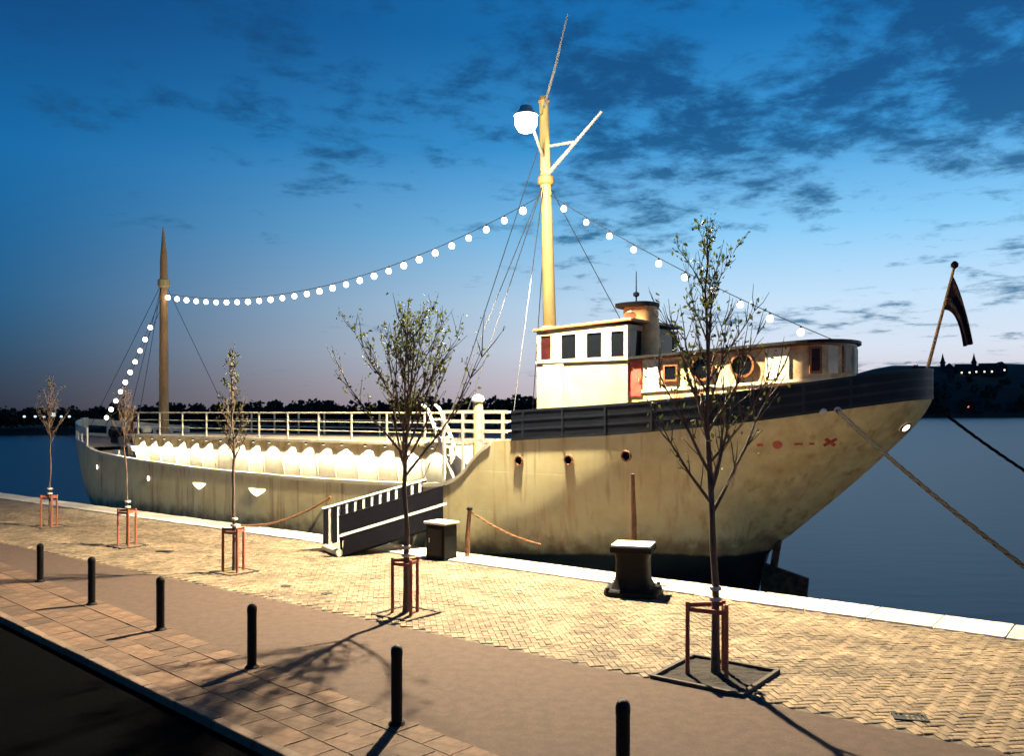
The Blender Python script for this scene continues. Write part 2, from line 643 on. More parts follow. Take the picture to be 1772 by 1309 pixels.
o0 = 0
for (x, y, r) in cand[NEAR:]:
    v, f = sett_geo(x, y, rng.uniform(-0.007, 0.004) + 0.008 * math.sin(x * 2.1 + y * 1.3) * math.sin(y * 1.7 - x), r + rng.uniform(-.02, .02), gx, gy, (rng.uniform(-.03, .03), rng.uniform(-.03, .03)))
    allv += v
    allf += [tuple(i + o0 for i in fc) for fc in f]
    o0 += 12
sb = MB(); sb.v = allv; sb.f = allf
so = sb.build('setts', M_sett, pave)
so['kind'] = 'stuff'
# beyond the last sett the bed carries the stone colour
far_pave = strip('far_pavement', 1.18, 6.92, -0.016, M_sett, 34.0, P1)

# slabs between bollards and kerb
slab_me = MB().box((0, 0, 0), (0.485, 0.43, 0.06)).mesh('paving_slab', M_slab)
p = 0.0
slot = 0
while p < 36:
    qa, qb = q_slab(p), q_kerb(p) - 0.16
    nrow = 4
    w_ = (qb - qa) / nrow
    for r_ in range(nrow):
        q = qa + w_ * (r_ + 0.5)
        pp = p + (0.25 if r_ % 2 else 0)
        o = link_mesh('paving_slab', slab_me, apron, W(pp, q, -0.028 + rng.uniform(-.004, .004)), (rng.uniform(-.006, .006), rng.uniform(-.006, .006), SHIP_ROT - 0.11), (1, (w_ - 0.006) / 0.43, 1))
    p += 0.5
# kerb stones
kerb_me = MB().box((0, 0, 0), (0.985, 0.16, 0.26)).mesh('kerb_stone', M_kerb)
p = -2.0
while p < 40:
    o = link_mesh('kerb_stone', kerb_me, road, W(p, q_kerb(p) - 0.08, -0.125 + rng.uniform(-.004, .004)), (0, 0, SHIP_ROT - 0.101))
    bevel(o, 0.02, 2)
    p += 1.0

# tree pits
M_soil = mat('pit_soil', (0.022, 0.015, 0.011), 0.97, 0.25, 12, 0.9, 40)
M_sand = mat('pit_sand', (0.20, 0.14, 0.085), 0.97, 0.25, 12, 0.9, 40)
M_pitedge = mat('pit_edging', (0.05, 0.036, 0.028), 0.8, 0.12, 10, 0.4, 60)
for (tx, ty, th, ts), ph in zip(TREES, PIT):
    pe = empty('tree_pit', (tx, ty, 0), SHIP_ROT)
    tag(pe, kind='structure')
    sb = MB()
    n_ = 14
    vs, fs = [], []
    for i in range(n_ + 1):
        for j in range(n_ + 1):
            x, y = (i / n_ - 0.5) * (2 * ph - 0.02), (j / n_ - 0.5) * (2 * ph - 0.02)
            rr = math.hypot(x, y)
            vs.append((x, y, -0.012 + 0.05 * math.exp(-rr * rr * 9) + rng.uniform(-.012, .012)))
    for i in range(n_):
        for j in range(n_):
            a_ = i * (n_ + 1) + j
            fs.append((a_, a_ + n_ + 1, a_ + n_ + 2, a_ + 1))
    sb.add(vs, fs).build('soil', M_soil if ph > 0.5 else M_sand, pe)
    for k in range(4):
        eb = MB().box((0, ph, 0.0 if ph > .5 else -0.02), (2 * ph + 0.06 if k % 2 == 0 else 2 * ph - 0.07, 0.06, 0.07))
        o = eb.build('edging', M_pitedge, pe)
        o.rotation_euler = (0, 0, k * math.pi / 2)

# far shores
M_land = mat('far_ground', (0.018, 0.022, 0.016), 0.95, 0.2, 0.05)
shore = [(-900, 150), (-420, 175), (-200, 188), (-60, 198), (12, 212), (70, 360), (200, 640), (330, 700), (520, 760), (900, 820), (1700, 900)]


def hillz(x):
    return float(np.interp(x, [-900, 0, 180, 300, 380, 520, 700, 1700], [1.0, 1.2, 4, 24, 49, 54, 50, 16]))


b = MB(); vs, fs = [], []
NS = 120
for i in range(NS + 1):
    x = -900 + 2600 * i / NS
    y0 = float(np.interp(x, [a_[0] for a_ in shore], [a_[1] for a_ in shore]))
    for k, (dy_, fz) in enumerate(((0, None), (6, 0.0), (40, 0.45), (110, 0.9), (190, 1.0), (420, 0.7), (1200, 0.3))):
        z = WATER_Z - 1.5 if fz is None else WATER_Z + 0.9 + fz * hillz(x) * (1 + 0.06 * math.sin(x * 0.05))
        vs.append((x, y0 + dy_, z))
for i in range(NS):
    for k in range(6):
        a_ = i * 7 + k
        fs.append((a_, a_ + 7, a_ + 8, a_ + 1))
tag(b.add(vs, fs).build('far_shore_terrain', M_land, smooth=True), kind='structure')


def shore_y(x):
    return float(np.interp(x, [a_[0] for a_ in shore], [a_[1] for a_ in shore]))


M_wood = mat('far_foliage', (0.022, 0.030, 0.016), 0.9, 0.3, 0.3)
vs, fs = [], []
for i in range(900):
    x = rng.uniform(-330, 640) if i < 560 else rng.uniform(-125, 30)
    dyo = (abs(rng.normal(0, 1)) * 26 if x > 40 else rng.uniform(0, 14)) + 5
    y = shore_y(x) + dyo
    hz = WATER_Z + 0.9 + hillz(x) * float(np.interp(dyo, [6, 40, 110], [0, .45, .9]))
    dep = y / 260.0
    hgt = rng.uniform(5.0, 7.6) * float(np.interp(x, [-330, -110, -70, -30, 10, 200, 400], [0.62, 0.72, 0.90, 1.0, 1.12, 1.6, 1.3]))
    rad = hgt * rng.uniform(0.28, 0.45)
    for k in range(70):
        d = rng.normal(0, 1, 3); d /= np.linalg.norm(d)
        rr = rng.uniform(0.5, 1.0)
        c = np.array([x + d[0] * rad * rr, y + d[1] * rad * rr, hz + hgt * 0.58 + d[2] * hgt * 0.44 * rr])
        s_ = hgt * rng.uniform(0.05, 0.11)
        a_ = rng.normal(0, 1, 3); a_ /= np.linalg.norm(a_)
        b_ = np.cross(a_, rng.normal(0, 1, 3)); b_ /= np.linalg.norm(b_)
        o_ = len(vs)
        vs += [tuple(c + a_ * s_), tuple(c + b_ * s_), tuple(c - a_ * s_), tuple(c - b_ * s_)]
        fs.append((o_, o_ + 1, o_ + 2, o_ + 3))
b = MB(); b.v = vs; b.f = fs
wo = b.build('far_wood', M_wood)
tag(wo, 'dark wooded far bank across the water behind the ship', 'wood', kind='stuff')

# far houses on the right-hand hill
M_fw = mat('far_wall', (0.05, 0.045, 0.045), 0.9, 0.15, 0.5)
M_fr = mat('far_roof', (0.02, 0.018, 0.02), 0.9, 0.15, 0.5)
M_fl = mat('far_window_glow', (0.9, 0.8, 0.6), 0.5, 0.02, 1, emit=(1.0, 0.86, 0.62), estr=2.2)
M_flr = mat('far_window_red', (0.9, 0.3, 0.2), 0.5, 0.02, 1, emit=(1.0, 0.22, 0.14), estr=1.6)


def gable(bb, w, d, h):
    bb.add([(-w / 2, -d / 2, 0), (w / 2, -d / 2, 0), (w / 2, d / 2, 0), (-w / 2, d / 2, 0), (-w / 2, 0, h), (w / 2, 0, h)],
           [(0, 1, 5, 4), (2, 3, 4, 5), (1, 2, 5), (3, 0, 4), (3, 2, 1, 0)])


far_labels = ['low far house with red lit window near the waterline right of stern',
              'far gabled house beside the flagstaff on the dark hill',
              'wide far house with two lit windows below the left spire',
              'far house with one lit window between the two spires',
              'far house with lit windows under the right spire',
              'far house at the right end of the lit hillside row',
              'tall far house high on the hill right of both spires']
for i, (x, dy_, w, d, h, rh, lit) in enumerate([
        (390, 14, 16, 9, 7, 4, 'r'), (414, 95, 13, 9, 5, 5, ''), (427, 88, 15, 10, 6, 5, 'ww'), (441, 92, 11, 9, 5, 5, 'w'),
        (455, 90, 14, 9, 6, 5, 'ww'), (472, 94, 14, 10, 6, 5, 'w')]):
    y = shore_y(x) + dy_
    z = WATER_Z + 0.9 + hillz(x) * float(np.interp(dy_, [6, 40, 110], [0, .45, .9])) - 1.5
    e = empty('far_house', (x, y, z), R(-30 + 8 * (i % 3) + (90 if i % 2 else 0)))
    MB().box((0, 0, (h + 1) / 2), (w, d, h + 1)).build('wall', M_fw, e)
    g_ = MB(); gable(g_, w + 1.0, d + 1.2, rh)
    g_.build('roof', M_fr, e, loc=(0, 0, h + 1.02))
    for k, ch in enumerate(lit):
        (MB().box((-w / 2 - 0.02, (-d * 0.22 + k * d * 0.45), h * 0.62), (0.12, 1.3, 1.5)) if i % 2 else MB().box(((-w * 0.22 + k * w * 0.45), -d / 2 - 0.02, h * 0.62), (1.3, 0.12, 1.5))).build('window', M_flr if ch == 'r' else M_fl, e)
    tag(e, far_labels[i], 'house', 'houses on the far hill')
for i, (x, lb) in enumerate(((413, 'far church tower with dark pointed spire just right of the flagstaff'),
                             (449, 'far church tower with dark pointed spire near the right edge'))):
    y = shore_y(x) + 105
    z = WATER_Z + 0.9 + hillz(x) * 0.82
    e = empty('church_tower', (x, y, z), R(-25))
    MB().box((0, 0, 4.6), (4.2, 4.2, 9.2)).build('tower', M_fw, e)
    MB().lathe([(3.0, 9.2), (1.8, 11.5), (0.9, 15.0), (0.05, 19.0)], seg=8).build('spire', M_fr, e)
    tag(e, lb, 'church tower')

# lamps on the far left bank
M_lampmetal = mat('lamp_metal', (0.03, 0.03, 0.03), 0.5, 0.1, 5)
M_lampglow = mat('far_lamp_glow', (1, 1, 1), 0.4, 0.01, 1, emit=(0.75, 0.90, 1.0), estr=1.3)
pole_me = MB().tube([(0, 0, -1.0), (0, 0, 2.9)], [0.09, 0.06], 8).mesh('pole', M_lampmetal)
head_me = MB().lathe([(0.05, 2.88), (0.38, 3.0), (0.48, 3.25), (0.40, 3.55), (0.12, 3.7)], seg=12).mesh('lamp_globe', M_lampglow)
for i, xp in enumerate((42, 61, 76, 92, 106, 120)):
    k = (xp - 886) / 1500.0
    y = 236 + 2.0 * i
    x = k * y
    y = shore_y(x) - 0.0 + 3.5
    e = empty('far_street_lamp', (k * y, y, WATER_Z + 0.9))
    link_mesh('pole', pole_me, e); link_mesh('lamp_globe', head_me, e, loc=(0, 0, 0) if i == 3 else (0, 0, 1.2), scale=(0.62, 0.62, 0.6) if i != 3 else (1.2, 1.2, 1.1))
    tag(e, ('leftmost bluish street lamp on the dark far bank', 'second far-bank street lamp from the left edge', 'third far-bank street lamp from the left, before the brightest',
            'brightest bluish street lamp on the dark far bank', 'far-bank street lamp just right of the brightest one', 'rightmost far-bank street lamp, nearest the ship bow')[i],
        'street lamp', 'street lamps on the far left bank')

# ================================================================== SHIP
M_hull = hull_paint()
M_navy = mat('navy_paint', (0.006, 0.009, 0.017), 0.5, 0.2, 3, 0.15, 30, spec=0.3)
M_navy2 = mat('navy_paint_trim', (0.016, 0.022, 0.034), 0.45, 0.2, 3, spec=0.3)
M_white = mat('white_paint', (0.70, 0.67, 0.59), 0.5, 0.05, 3, 0.1, 30, dirt=0.12)
M_cream = mat('cream_paint', (0.76, 0.70, 0.52), 0.5, 0.07, 3, 0.1, 30, dirt=0.15)
M_deck = mat('deck_paint', (0.36, 0.27, 0.18), 0.8, 0.15, 4, 0.3, 40, dirt=0.25)
M_mast = mat('mast_ochre', (0.80, 0.62, 0.24), 0.5, 0.10, 3, 0.15, 20, stretch=(1, 1, 0.3))
M_mast2 = mat('mast_wood', (0.72, 0.40, 0.14), 0.55, 0.15, 3, 0.2, 20, stretch=(1, 1, 0.3))
M_wood = mat('varnished_wood', (0.66, 0.38, 0.15), 0.35, 0.22, 5, 0.1, 30, stretch=(0.5, 0.5, 3), dirt=0.2)
M_wood2 = mat('dark_varnish', (0.20, 0.085, 0.035), 0.35, 0.2, 5, stretch=(0.5, 0.5, 3))
M_red = mat('door_red', (0.46, 0.07, 0.05), 0.5, 0.18, 5, dirt=0.25)
M_black = mat('black_steel', (0.007, 0.007, 0.008), 0.5, 0.2, 6, 0.2, 40, spec=0.25)
M_iron = mat('cast_iron', (0.005, 0.005, 0.006), 0.6, 0.2, 8, 0.5, 50, spec=0.15)
M_glass = mat('dark_glass', (0.004, 0.005, 0.007), 0.05, 0.05, 3, spec=0.35)
M_glasswarm = mat('glass_reddish', (0.025, 0.006, 0.006), 0.10, 0.2, 3, spec=0.35)
M_wire = mat('rigging_wire', (0.025, 0.025, 0.03), 0.6, 0.1, 3)
M_rope = mat('mooring_rope', (0.010, 0.008, 0.007), 0.9, 0.2, 20, 0.6, 90, spec=0.1)
M_ropeb = mat('brown_rope', (0.22, 0.11, 0.05), 0.9, 0.2, 20, 0.6, 90)
M_brass = mat('brass_rim', (0.55, 0.36, 0.13), 0.4, 0.1, 6, metal=0.6)
M_funnel = mat('funnel_paint', (0.74, 0.45, 0.17), 0.5, 0.16, 4, dirt=0.35)
M_whouse = mat('wheelhouse_paint', (0.33, 0.295, 0.205), 0.55, 0.08, 2.5, 0.15, 30, dirt=0.2)
M_wtrim = mat('wheelhouse_trim', (0.40, 0.32, 0.19), 0.5, 0.1, 4, dirt=0.2)
M_cabin = mat('cabin_paint', (0.84, 0.66, 0.36), 0.5, 0.10, 2.0, 0.25, 30, color2=(0.34, 0.11, 0.035), dirt=0.3)
M_bulb = mat('bulb_glow', (1, 1, 1), 0.3, 0.01, 1, emit=(1.0, 0.90, 0.84), estr=9.0)
M_lens = mat('flood_lens', (1, 1, 1), 0.3, 0.01, 1, emit=(1.0, 0.95, 0.85), estr=14.0)
M_port = mat('port_glow', (1, 1, 1), 0.3, 0.01, 1, emit=(1.0, 0.88, 0.66), estr=5.0)
M_cable = mat('lamp_cable', (0.03, 0.03, 0.03), 0.7, 0.1, 5)
M_rust = mat('rusty_steel', (0.16, 0.07, 0.035), 0.85, 0.3, 5, 0.5, 30)

S_STERN, S_BOW = 2.10, 42.45
hb = pchip([2.10, 2.18, 2.40, 2.80, 3.5, 5.0, 7.0, 10.0, 13.0, 20, 32.0, 35.0, 37.0, 39.0, 41.0, 42.0, 42.45],
           [0.0, 0.45, 0.88, 1.30, 1.78, 2.34, 2.74, 2.95, 3.0, 3.0, 3.0, 2.86, 2.58, 2.0, 1.08, 0.42, 0.0])
zt = pchip([2.1, 3.4, 6.0, 9.0, 12.0, 13.0, 13.6, 14.2, 14.9, 16.0, 20.8, 26, 30.4, 34.0, 36.3, 36.9, 39.0, 42.45],
           [4.32, 4.10, 3.72, 3.42, 3.22, 3.13, 2.75, 2.15, 1.86, 1.79, 1.73, 1.78, 1.93, 2.10, 2.28, 2.42, 2.55, 2.80])
zb = pchip([2.1, 2.25, 3.03, 4.27, 5.44, 6.2, 6.55, 7.2, 10, 36, 38.2, 39.2, 39.9, 40.8, 41.6, 42.45],
           [4.22, 3.95, 3.05, 1.85, 0.80, 0.05, -1.6, -2.4, -2.7, -2.7, -2.3, -1.4, -0.4, 0.72, 1.74, 2.78])
pw = pchip([2.1, 5.0, 7.0, 9.0, 12.0, 16.0, 33.0, 37.0, 40.0, 42.45], [1.35, 1.5, 1.75, 2.6, 5.0, 9.0, 9.0, 3.6, 1.8, 1.4])


def hull_t(s, z):
    a_, b_ = zb(s), zt(s)
    w = min(max((z - a_) / max(b_ - a_, 1e-3), 0), 1)
    return hb(s) * (1 - (1 - w) ** pw(s))


def hull_n(s, z):
    e_ = 0.05
    ds = (hull_t(s + e_, z) - hull_t(s - e_, z)) / (2 * e_)
    dz = (hull_t(s, z + e_) - hull_t(s, z - e_)) / (2 * e_)
    return Vector((-ds, 1, -dz)).normalized()


SHIP = empty('moored_ship', (A0[0], A0[1], 0), SHIP_ROT)
tag(SHIP, 'long cream cargo ship with navy stern bulwark and two masts moored at the quay', 'ship')


def stations():
    a_ = list(S_STERN + (np.linspace(0, 1, 26) ** 1.8) * 6.0)
    b_ = list(np.linspace(8.3, 12.9, 14))
    c_ = list(np.linspace(13.0, 16.2, 26))
    d_ = list(np.linspace(16.6, 34, 30))
    e_ = list(np.linspace(34.3, 39, 22))
    f_ = list(S_BOW - (np.linspace(1, 0, 22) ** 1.3) * 3.3)
    return a_ + b_ + c_ + d_ + e_ + f_


def build_hull():
    st = stations()
    NV = 30
    b = MB()
    for side in (1, -1):
        vs = []
        for s in st:
            for k in range(NV + 1):
                w = (k / NV) ** 1.15
                z = zb(s) + (zt(s) - zb(s)) * w
                vs.append((s, side * hull_t(s, z), z))
        fs = []
        for i in range(len(st) - 1):
            for k in range(NV):
                a_ = i * (NV + 1) + k
                q = (a_, a_ + 1, a_ + NV + 2, a_ + NV + 1)
                fs.append(q if side == 1 else q[::-1])
        b.add(vs, fs)
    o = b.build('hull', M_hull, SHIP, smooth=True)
    return o


hull = build_hull()


def outline(s0, s1, side, n=40):
    ss = np.linspace(s0, s1, n)
    return [(float(s), side) for s in ss]


def stern_outline(s0, n=34):
    """from s0 on the quay side round the counter to s0 on the far side"""
    tt = np.linspace(1, 0, n) ** 1.9
    a_ = [(S_STERN + (s0 - S_STERN) * float(x), 1) for x in tt]
    return a_ + [(s, -1) for s, _ in a_[-2::-1]]


def wall_strip(name, ol, zlo, zhi, thick, off, m, parent, smooth=True):
    """plate of real thickness standing along the hull edge"""
    pts = [Vector((s, sd * hb(s), 0)) for s, sd in ol]
    b = MB(); vs, fs = [], []
    n = len(pts)
    for i, (s, sd) in enumerate(ol):
        d = (pts[min(i + 1, n - 1)] - pts[max(i - 1, 0)])
        d = d.normalized() if d.length > 1e-6 else Vector((1, 0, 0))
        nr = Vector((d.y, -d.x, 0))
        ref = Vector((s - 15.0 if s < 15 else s - 30, sd * 3.0, 0))
        if nr.dot(ref) < 0:
            nr = -nr
        po, pi_ = pts[i] + nr * off, pts[i] + nr * (off - thick)
        vs += [(po.x, po.y, zlo(s)), (po.x, po.y, zhi(s)), (pi_.x, pi_.y, zhi(s)), (pi_.x, pi_.y, zlo(s))]
    for i in range(n - 1):
        a_, c_ = i * 4, (i + 1) * 4
        for k in range(4):
            k2 = (k + 1) % 4
            fs.append((a_ + k, a_ + k2, c_ + k2, c_ + k))
    fs.append((0, 1, 2, 3)); fs.append(tuple((n - 1) * 4 + k for k in (3, 2, 1, 0)))
    b.add(vs, fs)
    return b.build(name, m, parent, smooth=smooth)


# navy bulwark round the stern with strakes and stanchion ribs
def bw_top(s): return zt(s) + float(np.interp(s, [2.1, 12.3], [0.68, 0.80]))


so_ = stern_outline(12.3, 44)
bul = wall_strip('bulwark', so_, lambda s: zt(s) - 0.03, bw_top, 0.06, 0.02, M_navy, SHIP)
for fr in (0.02, 0.36, 0.68, 0.985):
    wall_strip('strake', so_, lambda s, fr=fr: zt(s) - 0.01 + (bw_top(s) - zt(s)) * fr - 0.03,
               lambda s, fr=fr: zt(s) - 0.01 + (bw_top(s) - zt(s)) * fr + 0.035, 0.07, 0.026, M_navy2, bul)
for s in (11.9, 10.6, 9.3, 8.0, 6.7, 5.5, 4.4, 3.45):
    for sd in (1, -1):
        nrm = hull_n(s, zt(s) - 0.02)
        bb = MB().box((s, sd * (hb(s) + 0.012), (zt(s) + bw_top(s)) / 2), (0.06, 0.05, bw_top(s) - zt(s) - 0.02), rz=sd * math.atan2(-nrm.x, nrm.y))
        bb.build('stanchion', M_navy2, bul)

# gunwale / rubbing strake along the well deck
for sd in (1, -1):
    wall_strip('gunwale', outline(13.05, 36.6, sd, 70), lambda s: zt(s) - 0.10, lambda s: zt(s) + 0.015, 0.17, 0.022, M_cream if sd == 1 else M_white, SHIP)

# decks
def deck(name, s0, s1, dz, inset, m, n=30):
    b = MB(); vs, fs = [], []
    for i in range(n + 1):
        s = s0 + (s1 - s0) * i / n
        w = max(hb(s) - inset, 0.01)
        z = zt(s) + dz
        vs += [(s, -w, z), (s, w, z)]
    for i in range(n):
        fs.append((2 * i, 2 * i + 1, 2 * i + 3, 2 * i + 2))
    return b.add(vs, fs).build(name, m, SHIP)


deck('quarterdeck', 2.25, 13.2, -0.06, 0.05, M_deck)
b = MB(); vs, fs = [], []
for i in range(41):
    s = 13.2 + (36.8 - 13.2) * i / 40
    w = hb(s) - 0.12
    z = (1.55 if s < 15 else zt(s) - 0.22)
    vs += [(s, -w, z), (s, w, z)]
for i in range(40):
    fs.append((2 * i, 2 * i + 1, 2 * i + 3, 2 * i + 2))
b.add(vs, fs).build('well_deck', M_deck, SHIP)
deck('foredeck', 36.8, 42.3, -0.05, 0.05, M_deck, 14)
MB().box((13.2, 0, 2.33), (0.05, 5.7, 1.54)).build('break_bulkhead', M_white, SHIP)

# hatch: coaming, overhanging ledge, cover
HZ = 2.90
for sd in (1, -1):
    MB().box((24.6, sd * 2.0, (1.5 + HZ) / 2), (18.0, 0.06, HZ - 1.5)).build('hatch_coaming', M_cream, SHIP)
for s in (15.6, 33.6):
    MB().box((s, 0, (1.5 + HZ) / 2), (0.06, 3.94, HZ - 1.5)).build('hatch_coaming', M_cream, SHIP)
for sd in (1, -1):
    o = MB().box((24.6, sd * 2.16, HZ + 0.055), (18.5, 0.44, 0.11)).build('hatch_ledge', M_cream, SHIP)
    bevel(o, 0.012)
for k in range(10):
    s = 16.5 + k * 1.8
    o = MB().box((s, 0, HZ + 0.075), (1.77, 3.86, 0.10)).build('hatch_cover', M_deck, SHIP)
    bevel(o, 0.02)
# stays on the coaming side
stay_me = MB().add([(-0.02, 2.03, 1.55), (0.02, 2.03, 1.55), (0.02, 2.03, HZ - 0.01), (-0.02, 2.03, HZ - 0.01), (-0.02, 2.30, HZ - 0.01), (0.02, 2.30, HZ - 0.01)],
                   [(0, 1, 2, 3), (3, 2, 5, 4), (0, 4, 5, 1), (0, 3, 4), (1, 5, 2)]).mesh('coaming_stay', M_cream)
spot_house = MB().lathe([(0.05, 0.0), (0.055, -0.06), (0.03, -0.065)], seg=12).mesh('downlight', M_black)
lens_me = MB().lathe([(0.04, -0.067), (0.038, -0.075)], seg=12).mesh('lens', M_port)
for k in range(18):
    s = 16.1 + k * 1.0 + ((k * 5) % 7 - 3) * 0.03
    link_mesh('coaming_stay', stay_me, SHIP, (s + 0.5, 0, 0))
    dl = link_mesh('downlight', spot_house, SHIP, (s, 2.22, HZ - 0.002))
    link_mesh('lens', lens_me, dl)
    ld = bpy.data.lights.new('downlight_light', 'SPOT')
    ld.energy = DECK_SPOT_POWER * (0.45 + 0.9 * ((k * 7) % 11) / 10.0)
    ld.color = (1.0, 0.90, 0.66)
    ld.spot_size = R(118); ld.spot_blend = 0.25
    ld.shadow_soft_size = 0.03
    lo = bpy.data.objects.new('downlight_light', ld); COL.objects.link(lo)
    lo.parent = dl; lo.location = (0, 0, -0.10); lo.rotation_euler = (0, 0, 0)

# railings on the hatch ledge
M_rail = mat('rail_paint', (0.70, 0.64, 0.46), 0.5, 0.12, 5, dirt=0.2)
RZ = HZ + 0.11
post_me = MB().box((0, 0, 0.46), (0.055, 0.055, 0.92)).mesh('post', M_rail)
rail_b = {}
for sd, nm in ((1, 'near'), (-1, 'far')):
    rl = empty('hatch_railing', (0, sd * 2.28, RZ), 0, SHIP)
    for k in range(11):
        link_mesh('post', post_me, rl, (16.27 + k * 1.68, 0, 0))
    for z, r in ((0.93, 0.028), (0.62, 0.018), (0.31, 0.018)):
        MB().tube([(15.7, 0, z), (33.3, 0, z)], r, 8).build('rail', M_rail, rl)

# white railing at the break of the quarterdeck
rl = empty('break_railing', (0, 0, 0), 0, SHIP)
for s in (12.75, 13.5, 14.25, 15.0):
    zb_ = zt(s) if s < 13.1 else 1.7
    MB().box((s, 2.80, (zb_ + 4.02) / 2), (0.09, 0.06, 4.02 - zb_)).build('post', M_white, rl)
for z in (3.98, 3.70, 3.42, 3.14):
    MB().box((13.85, 2.80, z), (2.5 if z > 3.2 else 1.6, 0.045, 0.10)).build('rail', M_white, rl)
for t_ in (2.2, 1.4, 0.6, -0.2, -1.0, -1.8, -2.6):
    MB().box((13.25, t_, 3.55), (0.06, 0.06, 0.95)).build('post', M_white, rl)
for z in (3.98, 3.70, 3.42):
    MB().box((13.25, 0.05, z), (0.045, 5.4, 0.06)).build('rail', M_white, rl)
# ladder from the well to the quarterdeck
ld_ = empty('ladder', (0, 0, 0), 0, SHIP)
for t_ in (2.15, 2.72):
    MB().tube([(15.95, t_, 4.2), (15.75, t_, 4.05), (14.55, t_, 1.75)], 0.06, 8).build('stringer', M_white, ld_)
for k in range(8):
    f_ = k / 7
    MB().box((15.62 - 1.0 * f_, 2.43, 3.75 - 1.95 * f_), (0.26, 0.5, 0.05)).build('tread', M_white, ld_)
o = MB().box((14.55, 2.62, 2.05), (0.9, 0.05, 0.95), ry=R(-35)).build('ladder_cheek', M_white, SHIP)
# yellow ventilator post
v_ = MB().tube([(14.05, 2.35, 1.55), (14.05, 2.35, 4.28)], 0.15, 16).build('ventilator', M_mast, SHIP, smooth=True)
MB().lathe([(0.15, 4.26), (0.185, 4.29), (0.19, 4.36), (0.14, 4.46), (0.04, 4.50)], (14.05, 2.35, 0), 16).build('ventilator_cap', M_white, v_, smooth=True)

# ---------------------------------------------------------------- wheelhouse
WH = empty('wheelhouse', (0, 0, 0), 0, SHIP)
s0, s1, wt_ = 9.45, 12.5, 1.5
zd = 3.1
sill, head = 5.46, 6.26
for sd in (1, -1):
    MB().box(((s0 + s1) / 2, sd * (wt_ - 0.04), (zd + sill) / 2), (s1 - s0, 0.08, sill - zd)).build('side_wall', M_whouse, WH)
    MB().box(((s0 + s1) / 2, sd * (wt_ - 0.04), (head + 6.40) / 2), (s1 - s0, 0.08, 6.40 - head)).build('window_header', M_wtrim, WH)
    for sa_, sb_ in ((9.45, 9.52), (10.02, 10.24), (10.82, 11.10), (11.68, 11.96), (12.42, 12.5)):
        MB().box(((sa_ + sb_) / 2, sd * (wt_ - 0.04), (sill + head) / 2), (sb_ - sa_, 0.08, head - sill)).build('window_post', M_wtrim, WH)
    for sa_, sb_, g_ in ((9.52, 10.02, M_glass), (10.24, 10.82, M_glass), (11.10, 11.68, M_glass), (11.96, 12.42, M_glasswarm)):
        fr = MB()
        zc = (sill + head) / 2
        w = sb_ - sa_; h = head - sill
        for (dx, dz, bx, bz) in ((0, h / 2 - 0.025, w, 0.05), (0, -h / 2 + 0.025, w, 0.05), (w / 2 - 0.025, 0, 0.05, h - 0.1), (-w / 2 + 0.025, 0, 0.05, h - 0.1)):
            fr.box((dx, 0, dz), (bx, 0.06, bz))
        fo = fr.build('window_frame', M_wtrim, WH, loc=((sa_ + sb_) / 2, sd * (wt_ - 0.035), zc))
        MB().box((0, 0, 0), (w - 0.1, 0.015, h - 0.1)).build('pane', g_, fo)
for sx, nm in ((s0 + 0.04, 'aft_wall'), (s1 - 0.04, 'front_wall')):
    MB().box((sx, 0, (zd + sill) / 2), (0.076, 2 * wt_ - 0.17, sill - zd)).build(nm, M_whouse, WH)
    MB().box((sx, 0, (head + 6.40) / 2), (0.076, 2 * wt_ - 0.17, 6.40 - head)).build('window_header', M_wtrim, WH)
    for t_ in (-1.36, -0.48, 0.48, 1.36):
        MB().box((sx, t_, (sill + head) / 2), (0.076, 0.12, head - sill)).build('window_post', M_wtrim, WH)
    for t_ in (-0.92, 0, 0.92):
        MB().box((sx, t_, (sill + head) / 2), (0.015, 0.8, head - sill)).build('pane', M_glass, WH)
rb = MB().add([(s0 - 0.15, -wt_ - 0.05, 6.47), (s1 + 0.12, -wt_ - 0.05, 6.34), (s1 + 0.12, wt_ + 0.05, 6.34), (s0 - 0.15, wt_ + 0.05, 6.47),
               (s0 - 0.15, -wt_ - 0.05, 6.56), (s1 + 0.12, -wt_ - 0.05, 6.43), (s1 + 0.12, wt_ + 0.05, 6.43), (s0 - 0.15, wt_ + 0.05, 6.56)],
              [(0, 3, 2, 1), (4, 5, 6, 7), (0, 1, 5, 4), (1, 2, 6, 5), (2, 3, 7, 6), (3, 0, 4, 7)])
bevel(rb.build('roof', M_wood2, WH), 0.02)
MB().box(((s0 + s1) / 2, wt_ + 0.012, sill - 0.02), (s1 - s0 + 0.06, 0.05, 0.07)).build('window_sill', M_wtrim, WH)
# side door outline and grab rail
MB().box((11.9, wt_ + 0.008, 4.5), (0.72, 0.03, 1.75)).build('door', M_whouse, WH)

# ---------------------------------------------------------------- deckhouse
DH = empty('deckhouse', (0, 0, 0), 0, SHIP)
TD = 1.4


def dh_top(s): return float(np.interp(s, [3.6, 10.6], [5.70, 5.36]))


dol = [(9.44, TD)] + [(s, TD) for s in np.linspace(9.0, 4.9, 12)]
for k in range(1, 13):
    th = math.pi * k / 12
    dol.append((4.9 - 1.0 * math.sin(th), TD * math.cos(th)))
dol += [(s, -TD) for s in np.linspace(5.2, 9.44, 10)]


